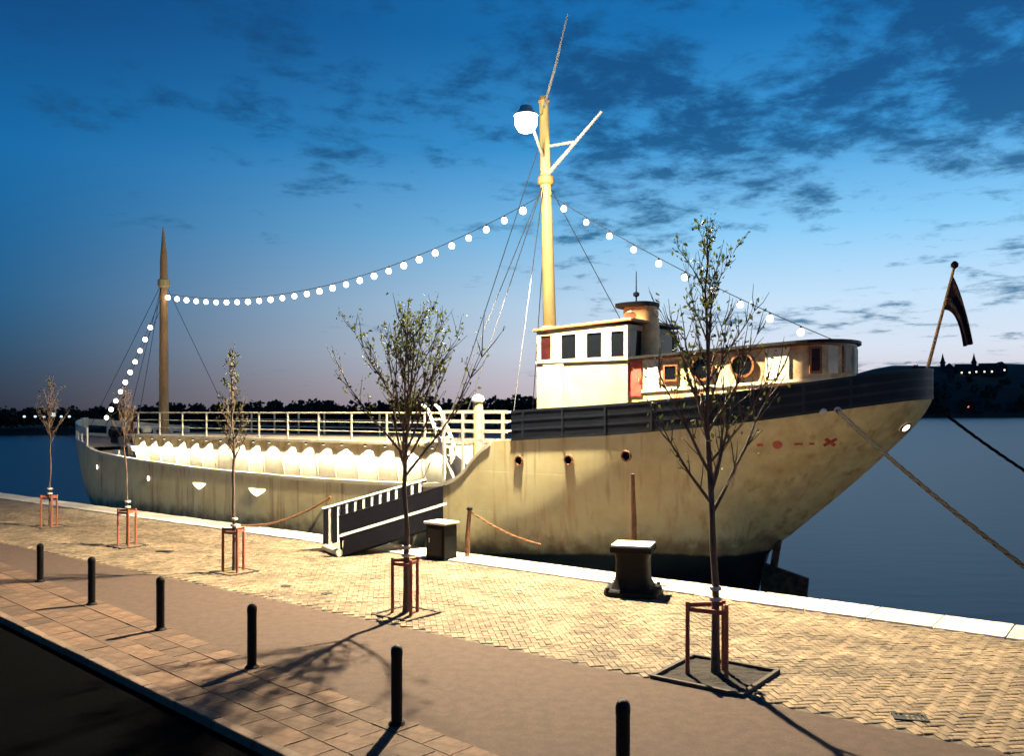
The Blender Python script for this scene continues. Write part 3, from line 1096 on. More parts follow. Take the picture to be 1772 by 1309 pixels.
def dh_wall(name, za, zb_, off, m, parent, pts=dol, thick=0.06):
    b = MB(); vs, fs = [], []
    n = len(pts)
    P_ = [Vector((a_, c_, 0)) for a_, c_ in pts]
    for i, pnt in enumerate(P_):
        d = (P_[min(i + 1, n - 1)] - P_[max(i - 1, 0)]).normalized()
        nr = Vector((-d.y, d.x, 0))
        if nr.dot(pnt - Vector((7, 0, 0))) < 0:
            nr = -nr
        a_, c_ = pnt + nr * off, pnt + nr * (off - thick)
        vs += [(a_.x, a_.y, za(a_.x)), (a_.x, a_.y, zb_(a_.x)), (c_.x, c_.y, zb_(c_.x)), (c_.x, c_.y, za(c_.x))]
    for i in range(n - 1):
        a_, c_ = i * 4, (i + 1) * 4
        for k in range(4):
            k2 = (k + 1) % 4
            fs.append((a_ + k, a_ + k2, c_ + k2, c_ + k))
    fs.append((0, 1, 2, 3)); fs.append(tuple((n - 1) * 4 + k for k in (3, 2, 1, 0)))
    return b.add(vs, fs).build(name, m, parent, smooth=True)


dh_wall('wall', lambda s: 3.2, dh_top, 0.0, M_cabin, DH)
dh_wall('base_trim', lambda s: dh_top(s) - 0.93, lambda s: dh_top(s) - 0.86, 0.03, M_cream, DH, thick=0.028)
dh_wall('top_trim', lambda s: dh_top(s) - 0.06, lambda s: dh_top(s) - 0.002, 0.03, M_wood2, DH, thick=0.028)
# roof
b = MB(); vs = []
ro = [(9.40, TD)] + dol[1:-1] + [(9.40, -TD)]
for zz in (0.0, 0.07):
    for a_, c_ in ro:
        k = 1.09
        vs.append((6.9 + (a_ - 6.9) * (1.045 if a_ < 6 else 1.0), c_ * k, dh_top(a_) + zz + 0.002))
n = len(ro)
b.add(vs, [tuple(range(n - 1, -1, -1)), tuple(range(n, 2 * n))] + [(i, (i + 1) % n, n + (i + 1) % n, n + i) for i in range(n)])
b.build('roof', M_black, DH)
# panels and doors on the quay side
for name, sa_, sb_, zlo, zhi, m in (('panel', 9.62, 10.42, -0.9, -0.06, M_cream), ('door', 9.06, 9.42, -1.02, -0.07, M_red), ('panel', 8.52, 9.0, -0.85, -0.06, M_white),
                                    ('panel', 5.0, 5.6, -0.84, -0.06, M_cream), ):
    if sa_ > 9.44:
        continue
    sm = (sa_ + sb_) / 2
    zt_, zl_ = dh_top(sm) + zhi, dh_top(sm) + zlo
    o = MB().box((sm, TD + 0.012, (zt_ + zl_) / 2), (sb_ - sa_, 0.04, zt_ - zl_)).build(name, m, DH)
    bevel(o, 0.006)
MB().box((9.12, TD + 0.045, 4.85), (0.03, 0.03, 0.1)).build('door_handle', M_brass, DH)
# square window
wf = MB()
for dx, dz, bx, bz in ((0, 0.2, 0.42, 0.05), (0, -0.2, 0.42, 0.05), (0.185, 0, 0.05, 0.35), (-0.185, 0, 0.05, 0.35)):
    wf.box((dx, 0, dz), (bx, 0.05, bz))
fo = wf.build('window_frame', M_wood2, DH, loc=(8.19, TD + 0.02, 5.02))
MB().box((0, 0, 0), (0.32, 0.02, 0.35)).build('pane', M_glass, fo)
# round ports
rim = MB()
for k in range(28):
    pass
def ring(r, w, d, seg=28):
    b = MB(); vs, fs = [], []
    prof = [(r - w, 0), (r - w * 0.8, d), (r - w * 0.2, d), (r, 0)]
    for k in range(seg):
        th = 2 * math.pi * k / seg
        for rr, h in prof:
            vs.append((rr * math.cos(th), h, rr * math.sin(th)))
    for k in range(seg):
        k2 = (k + 1) % seg
        for j in range(3):
            fs.append((k * 4 + j, k * 4 + j + 1, k2 * 4 + j + 1, k2 * 4 + j))
    return b.add(vs, fs)


rim_me = ring(0.34, 0.09, 0.06).mesh('port_rim', M_wood2, True)
disc_me = MB().lathe([(0.26, 0.0), (0.26, 0.012)], seg=28, axis='Y').mesh('pane', M_glass)
for s in (7.3, 6.2):
    po = link_mesh('porthole', rim_me, DH, (s, TD + 0.001, dh_top(s) - 0.42))
    link_mesh('pane', disc_me, po, (0, 0.004, 0))
# tall windows round the after end
for k, th in enumerate((28, 50, 72, 95, 118, 140)):
    a_ = R(th)
    x, y = 4.9 - 1.0 * math.sin(a_), TD * math.cos(a_)
    nr = Vector((-math.sin(a_) / 1.0, math.cos(a_) / TD, 0)).normalized()
    rz = math.atan2(nr.y, nr.x) - math.pi / 2
    c = Vector((x, y, dh_top(x) - 0.42)) + nr * 0.012
    o = MB().box((0, 0, 0), (0.30, 0.05, 0.66)).build('window_frame', (M_wood2, M_cream, M_wood2, M_cream, M_wood2, M_cream)[k], DH, loc=c, rz=rz)
    MB().box((0, 0.022, 0), (0.20, 0.02, 0.54)).build('pane', M_glasswarm if k % 2 == 0 else M_cream, o)

# funnel with round mark and black cap
def oval(prof, c, ax, ay, seg=28, pw_=3.2):
    """superellipse rings: a rounded block"""
    b = MB(); vs, fs = [], []
    for k_, h in prof:
        for k in range(seg):
            th = 2 * math.pi * k / seg
            cx_, sy_ = math.cos(th), math.sin(th)
            vs.append((c[0] + math.copysign(abs(cx_) ** (2 / pw_), cx_) * ax * k_, c[1] + math.copysign(abs(sy_) ** (2 / pw_), sy_) * ay * k_, h))
    n_ = len(prof)
    for i in range(n_ - 1):
        for k in range(seg):
            k2 = (k + 1) % seg
            fs.append((i * seg + k, i * seg + k2, (i + 1) * seg + k2, (i + 1) * seg + k))
    fs.append(tuple(range(seg - 1, -1, -1))); fs.append(tuple((n_ - 1) * seg + k for k in range(seg)))
    return b.add(vs, fs)


FN = oval([(1.12, 5.30), (1.05, 5.9), (0.97, 6.5), (0.93, 6.98)], (9.72, 0.25, 0), 0.50, 0.42).build('funnel', M_funnel, SHIP, smooth=True)
o = oval([(0.98, 6.975), (1.10, 7.0), (1.10, 7.10), (0.9, 7.12)], (9.84, 0.25, 0), 0.55, 0.44).build('funnel_cap', M_black, FN, smooth=True)
fd = Vector((-0.15, 1, 0)).normalized()
rq = Vector((0, 0, 1)).rotation_difference(fd).to_matrix()
MB().lathe([(0.21, 0.30), (0.21, 0.42), (0.17, 0.44)], (9.90, 0.25, 6.66), 20, rot=rq).build('funnel_mark', M_wood2, FN)
MB().tube([(9.9, 0.2, 7.1), (9.9, 0.2, 8.05)], [0.025, 0.012], 8).build('whip_rod', M_wire, SHIP)
MB().lathe([(0.02, 7.30), (0.09, 7.34), (0.09, 7.42), (0.02, 7.46)], (9.9, 0.2, 0), 12).build('aerial_knob', M_wire, SHIP)

# ---------------------------------------------------------------- masts
def mast_pos(z): return 13.0 + 0.30 * (z - 4) / 9.7


mpath = [(mast_pos(z), 0, z) for z in np.linspace(3.0, 13.75, 16)]
MM = MB().tube(mpath, list(np.linspace(0.235, 0.15, 16)), 20).build('main_mast', M_mast, SHIP, smooth=True)
MB().lathe([(0.20, 11.1), (0.26, 11.15), (0.26, 11.34), (0.20, 11.4)], (mast_pos(11.2), 0, 0), 20).build('mast_band', M_funnel, MM)
MB().lathe([(0.36, 6.42), (0.36, 6.5), (0.26, 6.66)], (mast_pos(6.5), 0, 0), 20).build('mast_boot', M_cream, MM)
MB().lathe([(0.16, 13.7), (0.19, 13.75), (0.12, 13.9), (0.02, 13.95)], (mast_pos(13.75), 0, 0), 16).build('mast_cap', M_mast2, MM)
# aft spreader with bracket
M_spar = mat('spar_paint', (0.42, 0.42, 0.42), 0.5, 0.1, 4)
a_, c_ = mast_pos(11.5), mast_pos(12.3)
MB().tube([(a_ - 0.1, 0, 11.45), (a_ - 2.05, 0.0, 13.0)], [0.075, 0.04], 10).build('spreader', M_spar, MM)
MB().tube([(c_ - 0.1, 0, 12.32), (a_ - 1.08, 0, 12.27)], 0.05, 8).build('spreader_bracket', M_spar, MM)
MB().tube([(mast_pos(13.6) - 0.05, 0.1, 13.5), (mast_pos(13.6) - 0.5, 0.1, 14.7), (mast_pos(13.6) - 0.95, 0.1, 16.2)], [0.05, 0.042, 0.02], 8).build('whip_rod', M_spar, MM)  # thin pale rod rising from the masthead, leaning aft
# floodlight over the quay side; unseen arm lengthened so it rakes the hull
LS, LT, LZ = 11.40, 3.54, 11.80
MB().tube([(mast_pos(12.2), 0.1, 11.95), (LS + 0.05, LT - 0.08, 12.16)], [0.055, 0.04], 8).build('unseen_lamp_arm', M_white, MM)
MB().tube([(mast_pos(13.4), 0.1, 13.3), (LS + 0.25, LT - 0.5, 12.14)], 0.018, 8).build('unseen_lamp_brace', M_white, MM)
FL = MB().lathe([(0.10, 0.42), (0.16, 0.40), (0.20, 0.28), (0.30, 0.20), (0.33, 0.15)], (LS, LT, LZ), 20).build('floodlight', M_white, MM, smooth=True)
MB().lathe([(0.28, 0.16), (0.31, 0.04), (0.29, -0.12), (0.20, -0.26), (0.05, -0.31)], (LS, LT, LZ), 24).build('flood_globe', M_lens, FL, smooth=True)
lt = bpy.data.lights.new('mast_floodlight_light', 'SPOT')
lt.spot_size = R(156); lt.spot_blend = 0.12
lt.energy = MAST_LAMP_POWER
lt.color = MAST_LAMP_COLOR
lt.shadow_soft_size = 0.13
lo = bpy.data.objects.new('mast_floodlight_light', lt); COL.objects.link(lo)
lo.location = SW(LS, LT, LZ - 0.40)
lo.rotation_mode = 'QUATERNION'
lo.rotation_quaternion = (Vector((-NX, -NY, 0)) * 0.95 + Vector((UX, UY, 0)) * 0.08 + Vector((0, 0, -1))).normalized().to_track_quat('-Z', 'Y')

# spill of the same lamp through its globe, all round
l2 = bpy.data.lights.new('mast_floodlight_spill', 'POINT')
l2.energy = 2000.0
l2.color = (1.0, 0.86, 0.60)
l2.shadow_soft_size = 0.25
lo2 = bpy.data.objects.new('mast_floodlight_spill', l2); COL.objects.link(lo2)
lo2.location = SW(LS + 0.05, LT, LZ - 0.62)

fp = [(34.9, 0, z) for z in np.linspace(1.9, 11.0, 12)]
FM = MB().tube(fp + [(34.92, 0, 11.8), (34.95, 0, 12.55)], list(np.linspace(0.235, 0.17, 12)) + [0.10, 0.03], 18).build('fore_mast', M_mast2, SHIP, smooth=True)
MB().lathe([(0.19, 9.75), (0.27, 9.82), (0.27, 10.1), (0.19, 10.16)], (34.9, 0, 0), 18).build('mast_band', M_mast, FM)

# rigging
for a_, c_ in (((mast_pos(11.2), 0.1, 11.2), (15.9, 2.75, 1.9)), ((mast_pos(11.2), 0.1, 11.2), (14.9, 2.85, 2.0)), ((mast_pos(11.2), -0.1, 11.2), (15.9, -2.75, 1.9)),
               ((mast_pos(11.2), -0.1, 11.2), (14.9, -2.85, 2.0)), ((mast_pos(11.2), 0.1, 11.2), (12.3, 2.9, 4.0)), ((mast_pos(11.2), -0.1, 11.2), (10.9, -2.0, 5.6)),
               ((34.9, 0.1, 9.9), (32.6, 2.85, 2.0)), ((34.9, -0.1, 9.9), (32.6, -2.85, 2.0)), ((34.9, 0.1, 9.9), (33.7, 2.8, 2.05)),
               ((34.95, 0, 10.1), (41.6, 0, 3.3)), ((34.95, 0, 9.0), (40.2, 0, 3.2)), ((mast_pos(12.6), 0, 12.9), (17.5, 0, 3.1))):
    MB().tube([a_, c_], 0.013, 6).build('stay', M_wire, SHIP)

# ---------------------------------------------------------------- bow
for sd in (1, -1):
    pts = outline(36.9, 42.4, sd, 26)
    wall_strip('bow_rail_board', pts, lambda s: zt(s) + 0.50, lambda s: zt(s) + 0.82, 0.07, 0.0, M_cream, SHIP)
    for s in (37.0, 38.0, 39.0, 39.9, 40.7, 41.4):
        o = MB().box((s, sd * (hb(s) - 0.05), zt(s) + 0.24), (0.16, 0.06, 0.56), rz=sd * math.atan2(-hull_n(s, zt(s) - .02).x, 1)).build('bow_stanchion', M_white, SHIP)
    wall_strip('bow_toe_board', pts, lambda s: zt(s) - 0.04, lambda s: zt(s) + 0.10, 0.06, 0.0, M_cream, SHIP)
MB().box((42.3, 0, 3.22), (0.30, 0.26, 0.9)).build('stem_head', M_cream, SHIP)
# windlass
wl = MB().tube([(38.3, -0.75, 2.95), (38.3, 0.75, 2.95)], [0.22, 0.22], 16).build('windlass', M_black, SHIP)
for t_ in (-0.55, 0.55):
    MB().box((38.3, t_, 2.75), (0.55, 0.09, 0.75)).build('windlass_cheek', M_black, wl)
# T-topped ventilator and round-headed one
v1 = MB().tube([(36.0, 1.0, 1.95), (36.0, 1.0, 4.1)], 0.12, 14).build('ventilator', M_rust, SHIP)
MB().tube([(36.45, 1.0, 4.18), (35.55, 1.0, 4.18)], 0.10, 14).build('ventilator_head', M_white, v1)
v2 = MB().tube([(34.4, 1.15, 1.9), (34.4, 1.15, 3.05)], 0.13, 14).build('ventilator', M_rust, SHIP)
MB().lathe([(0.10, 3.0), (0.21, 3.06), (0.23, 3.2), (0.12, 3.34), (0.03, 3.36)], (34.4, 1.15, 0), 14).build('ventilator_head', M_cream, v2, smooth=True)
MB().tube([(34.2, 2.0, 2.1), (33.85, 2.25, 2.55), (33.4, 2.3, 2.35)], 0.10, 12).build('pipe_bend', M_white, SHIP)
MB().box((34.8, 2.2, 2.05), (0.5, 0.35, 0.45)).build('deck_box', M_white, SHIP)

# ---------------------------------------------------------------- hull fittings
def on_hull(name, s, z, me, parent=hull, off=0.004, scale=(1, 1, 1)):
    nr = hull_n(s, z)
    o = link_mesh(name, me, parent, Vector((s, hull_t(s, z), z)) + nr * off, (0, 0, 0), scale)
    o.rotation_mode = 'QUATERNION'
    # local +Y outward, local Z kept as upright as it can be
    y = nr; x = y.cross(Vector((0, 0, 1))).normalized(); zz = x.cross(y).normalized()
    o.rotation_quaternion = Matrix((x, y, zz)).transposed().to_quaternion()
    return o


hp_rim = ring(0.15, 0.05, 0.035, 20).mesh('porthole', M_rust, True)
hp_glow = MB().lathe([(0.115, 0.0), (0.115, 0.02)], seg=20, axis='Y').mesh('lit_pane', M_port)
hp_dark = MB().lathe([(0.105, 0.0), (0.105, 0.015)], seg=20, axis='Y').mesh('pane', M_glass)
for s, z in ((35.47, 1.52), (30.98, 1.24), (2.62, 3.62)):
    on_hull('porthole', s, z, hp_rim)
    on_hull('lit_pane', s, z, hp_glow, off=0.006)
for s, z in ((12.04, 2.62), (10.41, 2.69), (8.70, 2.85)):
    on_hull('porthole', s, z, hp_rim)
    on_hull('pane', s, z, hp_dark, off=0.006)
# lit scuppers: slots that spill light
sl = MB().add([(-0.42, 0, 0.10), (0.42, 0, 0.10), (0.30, 0, -0.02), (0.02, 0, -0.13), (-0.25, 0, -0.01), (-0.42, 0.02, 0.10), (0.42, 0.02, 0.10), (0.30, 0.02, -0.02), (0.02, 0.02, -0.13), (-0.25, 0.02, -0.01)],
              [(0, 1, 2, 3, 4), (9, 8, 7, 6, 5), (0, 5, 6, 1), (1, 6, 7, 2), (2, 7, 8, 3), (3, 8, 9, 4), (4, 9, 5, 0)]).mesh('lit_scupper', M_port)
for s, z, k in ((27.4, 1.12, 1.0), (23.8, 1.08, 1.15)):
    on_hull('lit_scupper', s, z, sl, scale=(k, 1, k))
# faded red painted marks on the quarter
M_mark = mat('faded_red_mark', (0.33, 0.045, 0.03), 0.6, 0.35, 12)
dot_me = MB().lathe([(0.11, 0.0), (0.11, 0.006)], seg=18, axis='Y').mesh('painted_mark', M_mark)
bar_me = MB().box((0, 0.003, 0), (0.20, 0.006, 0.06)).mesh('painted_mark', M_mark)
crs_me = MB().box((0, 0.003, 0), (0.34, 0.006, 0.09), ry=R(38)).box((0, 0.0055, 0), (0.34, 0.006, 0.09), ry=R(-38)).mesh('painted_mark', M_mark)
on_hull('painted_mark', 5.05, 3.2, dot_me); on_hull('painted_mark', 5.42, 3.19, bar_me, scale=(.7, 1, 1.2))
on_hull('painted_mark', 4.62, 3.22, bar_me); on_hull('painted_mark', 4.36, 3.23, bar_me, scale=(.6, 1, 1)); on_hull('painted_mark', 4.0, 3.27, crs_me)
# fairleads at the bulwark foot
fl_me = MB().lathe([(0.06, 0.0), (0.085, 0.05), (0.06, 0.1)], seg=14, axis='Y').mesh('fairlead', M_white)
on_hull('fairlead', 3.72, 4.03, fl_me, SHIP); on_hull('fairlead', 4.0, 3.99, fl_me, SHIP)
# rudder and propeller
rd = MB().add([(5.2, -0.05, -2.3), (5.2, 0.05, -2.3), (6.25, 0.05, -2.3), (6.25, -0.05, -2.3), (5.0, -0.05, -0.3), (5.0, 0.05, -0.3), (6.25, 0.05, 0.0), (6.25, -0.05, 0.0)],
              [(0, 1, 2, 3), (4, 7, 6, 5), (0, 4, 5, 1), (1, 5, 6, 2), (2, 6, 7, 3), (3, 7, 4, 0)]).build('rudder', M_rust, SHIP)
MB().tube([(5.95, 0, -0.3), (5.75, 0, 0.9)], 0.10, 12).build('rudder_stock', M_rust, rd)

# flagstaff, flag
FS = MB().tube([(2.35, 0, 4.35), (1.62, 0, 7.35)], [0.045, 0.03], 10).build('flagstaff', M_mast2, SHIP)
MB().lathe([(0.02, 7.32), (0.08, 7.37), (0.085, 7.44), (0.03, 7.5)], (1.61, 0, 0), 12).build('finial', M_black, FS)
M_flag = mat('flag_cloth', (0.035, 0.012, 0.018), 0.9, 0.3, 5, 0.2, 30, color2=(0.012, 0.010, 0.016))
b = MB(); vs, fs = [], []
nu, nv_ = 18, 14
hoist0, hoist1 = Vector((1.66, 0.0, 7.18)), Vector((1.86, 0.0, 6.38))
for i in range(nu + 1):
    u_ = i / nu
    for j in range(nv_ + 1):
        v__ = j / nv_
        e0 = hoist0 * (1 - u_) ** 2 + Vector((1.42, 0, 6.75)) * 2 * u_ * (1 - u_) + Vector((1.22, 0, 5.55)) * u_ ** 2
        e1 = hoist1 * (1 - u_) ** 2 + Vector((1.55, 0, 6.42)) * 2 * u_ * (1 - u_) + Vector((1.42, 0, 5.50)) * u_ ** 2
        pnt = e0.lerp(e1, v__)
        fold = 0.07 * math.sin(v__ * 11 + u_ * 2) * min(1, u_ * 3)
        vs.append((pnt.x, pnt.y + fold, pnt.z))
for i in range(nu):
    for j in range(nv_):
        a_ = i * (nv_ + 1) + j
        fs.append((a_, a_ + 1, a_ + nv_ + 2, a_ + nv_ + 1))
fo = b.add(vs, fs).build('flag', M_flag, FS, smooth=True)
md = fo.modifiers.new('thick', 'SOLIDIFY'); md.thickness = 0.008

# ---------------------------------------------------------------- festoon strings (hang between masts: things of their own)
bulb_me = MB().lathe([(0.03, 0.10), (0.07, 0.075), (0.10, 0.02), (0.105, -0.03), (0.085, -0.085), (0.045, -0.115), (0.01, -0.122)], seg=14).mesh('bulb', M_bulb, True)
sock_me = MB().lathe([(0.02, 0.16), (0.035, 0.15), (0.035, 0.095)], seg=8).mesh('socket', M_cable)


def festoon(label, a_, c_, sag, nb, skip0=0.03, skip1=0.03, bs=1.0):
    e = empty('festoon_string', SW(*a_))
    tag(e, label, 'string lights', 'festoon strings on the ship')
    o_ = SW(*a_)
    pts = []
    for i in range(41):
        f_ = i / 40
        p_ = SW(*a_).lerp(SW(*c_), f_)
        p_.z -= sag * 4 * f_ * (1 - f_)
        pts.append(p_ - o_)
    MB().tube(pts, 0.012, 6).build('cable', M_cable, e)
    for i in range(nb):
        f_ = skip0 + (1 - skip0 - skip1) * i / (nb - 1)
        p_ = SW(*a_).lerp(SW(*c_), f_)
        p_.z -= sag * 4 * f_ * (1 - f_)
        k_ = bs * rng.uniform(0.94, 1.06)
        bo = link_mesh('bulb', bulb_me, e, p_ - o_ - Vector((0, 0, 0.15)), scale=(k_, k_, k_))
        link_mesh('socket', sock_me, bo)
    return e


festoon('long sagging string of white bulbs between the two masts', (mast_pos(10.65) + 0.2, 0.1, 10.75), (34.65, 0.1, 9.45), 1.30, 28, 0.03, 0.012)
festoon('short string of white bulbs sloping from the fore mast to the bow', (35.1, 0.1, 9.1), (40.0, 0.1, 3.75), 0.25, 10, 0.16, 0.02)
festoon('string of white bulbs sloping from the main mast down to the stern cabin', (mast_pos(10.6) - 0.2, 0.1, 10.75), (4.3, 0.1, 5.77), 0.22, 10, 0.06, 0.10, 0.82)

# ================================================================== QUAY THINGS
# gangway
ga, gb = W(16.3, 2.3, 0.12), W(15.1, -0.70, 0.82)
gd = gb - ga
GL = gd.length
gp = math.atan2(gd.z, math.hypot(gd.x, gd.y))
GW = empty('gangway', ga, math.atan2(gd.y, gd.x))
tag(GW, 'sloping gangway with black board sides and white rails leading up to the ship', 'gangway')
M_gblack = mat('gangway_black', (0.004, 0.004, 0.008), 0.6, 0.2, 6, spec=0.1)
M_gpale = mat('gangway_pale', (0.70, 0.68, 0.64), 0.5, 0.08, 6)
M_gdeck = mat('gangway_deck', (0.30, 0.22, 0.15), 0.8, 0.15, 6, 0.4, 40)


def gpt(x, y, h):
    return Vector((x * math.cos(gp), y, x * math.sin(gp) + h))


def gbox(name, x0, x1, y, w, h0, h1, m, parent=GW):
    b = MB()
    vs = []
    for x in (x0, x1):
        for (yy, hh) in ((y - w / 2, h0), (y + w / 2, h0), (y + w / 2, h1), (y - w / 2, h1)):
            vs.append(gpt(x, yy, hh))
    b.add(vs, [(0, 3, 2, 1), (4, 5, 6, 7), (0, 1, 5, 4), (1, 2, 6, 5), (2, 3, 7, 6), (3, 0, 4, 7)])
    return b.build(name, m, parent)


NP = 12
for k in range(NP):
    x0 = GL * k / NP
    gbox('deck_plank', x0 + 0.008, x0 + GL / NP - 0.008, 0, 1.18, -0.03, 0.02, M_gdeck)
for y in (-0.56, 0.56):
    gbox('beam', 0, GL, y, 0.08, -0.18, -0.035, M_gblack)
# side nearest the camera: two black boards with a white rail between
yn = -0.64
gbox('side_board', 0.15, GL - 0.05, yn, 0.04, -0.10, 0.43, M_gblack)
gbox('side_board', 0.02, GL - 0.05, yn, 0.04, 0.49, 0.98, M_gblack)
gbox('rail', 0.02, GL + 0.05, yn, 0.065, 0.425, 0.50, M_gpale)
gbox('rail', 0.0, GL + 0.02, yn, 0.05, 0.985, 1.01, M_gblack)
for k in range(5):
    x = 0.1 + (GL - 0.2) * k / 4
    gbox('post', x - 0.03, x + 0.03, yn + 0.05, 0.05, 0.0, 0.87, M_gblack)
# far side: pale boarding with dark uprights standing proud of it
yf = 0.64
gbox('side_board', 0.0, GL, yf, 0.03, 0.05, 1.06, M_gpale)
for k in range(13):
    x = 0.08 + (GL - 0.16) * k / 12
    gbox('upright', x - 0.07, x + 0.07, yf - 0.045, 0.05, 0.0, 1.07, M_gblack)
gbox('rail', -0.03, GL, yf, 0.09, 1.08, 1.12, M_gpale)
MB().tube([gpt(0.05, -0.62, -0.02), gpt(0.05, 0.62, -0.02)], 0.095, 14).build('roller', M_cream, GW)

# utility cabinet by the gangway
UC = empty('utility_cabinet', (-1.91, 23.5, 0.02), SHIP_ROT)
tag(UC, 'black utility cabinet with pale lid on the quay right of the gangway', 'cabinet')
bevel(MB().box((0, 0, 0.46), (0.66, 0.52, 0.92)).build('body', M_iron, UC), 0.02)
bevel(MB().box((0, 0, 0.965), (0.76, 0.62, 0.07)).build('lid', M_gpale, UC), 0.02)
MB().box((0, 0.275, 0.45), (0.5, 0.03, 0.72)).build('door', M_black, UC)
MB().box((0.18, 0.30, 0.5), (0.03, 0.03, 0.12)).build('handle', M_gpale, UC)
MB().box((0, 0, -0.005), (0.72, 0.58, 0.03)).build('plinth', M_iron, UC)

# slim dark post beside cabinet, with rope
SP = empty('mooring_post', (-1.22, 23.72, 0.02))
tag(SP, 'slim dark post on the coping right of the black cabinet', 'post')
MB().tube([(0, 0, 0), (0, 0, 0.5), (0.06, 0, 1.28)], [0.07, 0.065, 0.055], 12).build('shaft', M_rust, SP)
MB().lathe([(0.05, 1.26), (0.085, 1.28), (0.085, 1.33), (0.03, 1.36)], (0.06, 0, 0), 12).build('head', M_iron, SP)


def rope(name, label, pts, r, m, sag=0.0, n=24, group=None):
    """pts: world end points; hangs with the given sag"""
    a_, c_ = Vector(pts[0]), Vector(pts[1])
    path = []
    for i in range(n + 1):
        f_ = i / n
        p_ = a_.lerp(c_, f_)
        p_.z -= sag * 4 * f_ * (1 - f_)
        path.append(p_ - a_)
    # laid rope: three strands
    e = MB()
    if r > 0.03:
        fine = []
        m_ = 90
        for st_ in range(3):
            pp = []
            for i in range(m_ + 1):
                f_ = i / m_
                x = f_ * n
                i0 = min(int(x), n - 1)
                q_ = path[i0].lerp(path[i0 + 1], x - i0)
                th = f_ * (c_ - a_).length / (r * 9) * 2 * math.pi * 0.5 + st_ * 2 * math.pi / 3
                d_ = (path[i0 + 1] - path[i0]).normalized()
                s1_ = d_.cross(Vector((0, 0, 1))).normalized(); s2_ = s1_.cross(d_)
                pp.append(q_ + (s1_ * math.cos(th) + s2_ * math.sin(th)) * r * 0.5)
            e.tube(pp, r * 0.58, 6)
    else:
        e.tube(path, r, 8)
    o = e.build(name, m, None, True, loc=a_)
    tag(o, label, 'rope', group)
    return o


rope('mooring_rope', 'short brown rope sloping from slim post head down to the hull', [Vector((-1.16, 23.72, 1.27)), SW(11.3, 2.99, 0.35)], 0.032, M_ropeb, 0.12)
rope('mooring_rope', 'brown rope curving from the hull left of the gangway to the quay edge', [SW(19.85, 3.02, 1.15), W(23.2, 0.3, 0.04)], 0.045, M_ropeb, 0.28)
rope('mooring_rope', 'thick dark rope slanting across the stern quarter to the lower right', [SW(3.72, hull_t(3.72, 4.03) + 0.06, 4.03), Vector((9.3, 12.4, 0.35))], 0.045, M_rope, 0.18)
rope('mooring_rope', 'dark rope running from the stern tip out over water at right', [SW(2.3, -0.35, 4.3), Vector((13.9, 13.6, 0.35))], 0.036, M_rope, 0.55)

# heavy mooring bollard
HBX = empty('mooring_bollard', (2.66, 19.0, 0.0), SHIP_ROT + R(20))
tag(HBX, 'squat black iron mooring bollard with pale square top near the quay edge', 'mooring bollard')
bevel(oval([(1.0, -0.01), (1.0, 0.10), (0.93, 0.15)], (0, 0, 0), 0.60, 0.56, 32, 5).build('base', M_iron, HBX), 0.01)
oval([(1.28, 0.14), (1.06, 0.30), (1.0, 0.45), (1.0, 0.80), (1.12, 0.93)], (0, 0, 0), 0.36, 0.36, 32, 5).build('shaft', M_iron, HBX, smooth=True)
bevel(MB().box((0, 0, 0.995), (0.90, 0.80, 0.13)).build('head', M_iron, HBX), 0.02)
bevel(MB().box((0, 0, 1.0815), (0.86, 0.76, 0.045)).build('painted_lit_top', M_gpale, HBX), 0.012)  # lamplight on the black iron top, painted as a pale plate
bolt_me = MB().lathe([(0.045, 0.0), (0.045, 0.035), (0.03, 0.04)], seg=6).mesh('bolt', M_iron)
for k in range(4):
    link_mesh('bolt', bolt_me, HBX, (0.49 * (1 if k % 2 else -1), 0.46 * (1 if k < 2 else -1), 0.148))
# wooden timber/shoe lying at its foot
TP = empty('gauge_post', (2.87, 20.42, 0.02))
tag(TP, 'slim tapered dark post rising behind the massive mooring bollard', 'post')
MB().tube([(0, 0, 0), (0, 0, 1.3), (-0.03, 0, 2.5)], [0.085, 0.07, 0.045], 12).build('shaft', M_rust, TP)
MB().lathe([(0.14, 0.0), (0.14, 0.03), (0.09, 0.05)], seg=12).build('foot', M_iron, TP)

# street bollards
bprof = [(0.085, 0.0), (0.085, 0.03), (0.072, 0.05), (0.072, 0.86), (0.076, 0.88), (0.076, 0.93), (0.066, 0.97), (0.035, 0.995), (0.005, 1.0)]
b_sh = MB().lathe(bprof[2:], seg=16).mesh('shaft', M_iron, True)
b_ft = MB().lathe([(0.11, 0.0), (0.11, 0.02), (0.08, 0.05)], seg=16).mesh('foot', M_iron)
bl = [(-11.05, 20.3, 'farthest black bollard of the row along the road, at the left edge'),
      (-8.68, 17.9, 'second farthest black bollard of the row along the road'),
      (-6.42, 15.83, 'third black bollard from the left, its shadow pointing left'),
      (-4.05, 13.5, 'fourth black bollard from the left, beside the leafy tree shadow'),
      (-1.47, 11.05, 'large near black bollard in front of the middle tree'),
      (1.12, 8.75, 'nearest black bollard, cut off by the bottom of the view')]
for i, (x, y, lb) in enumerate(bl):
    e = empty('bollard', (x, y, -0.004 if i else 0.0))
    k = (0.9, 1.0, 0.98, 1.0, 1.02, 1.09)[i]
    link_mesh('shaft', b_sh, e, scale=(1, 1, k)); link_mesh('foot', b_ft, e)
    tag(e, lb, 'bollard', 'black bollards along the road')

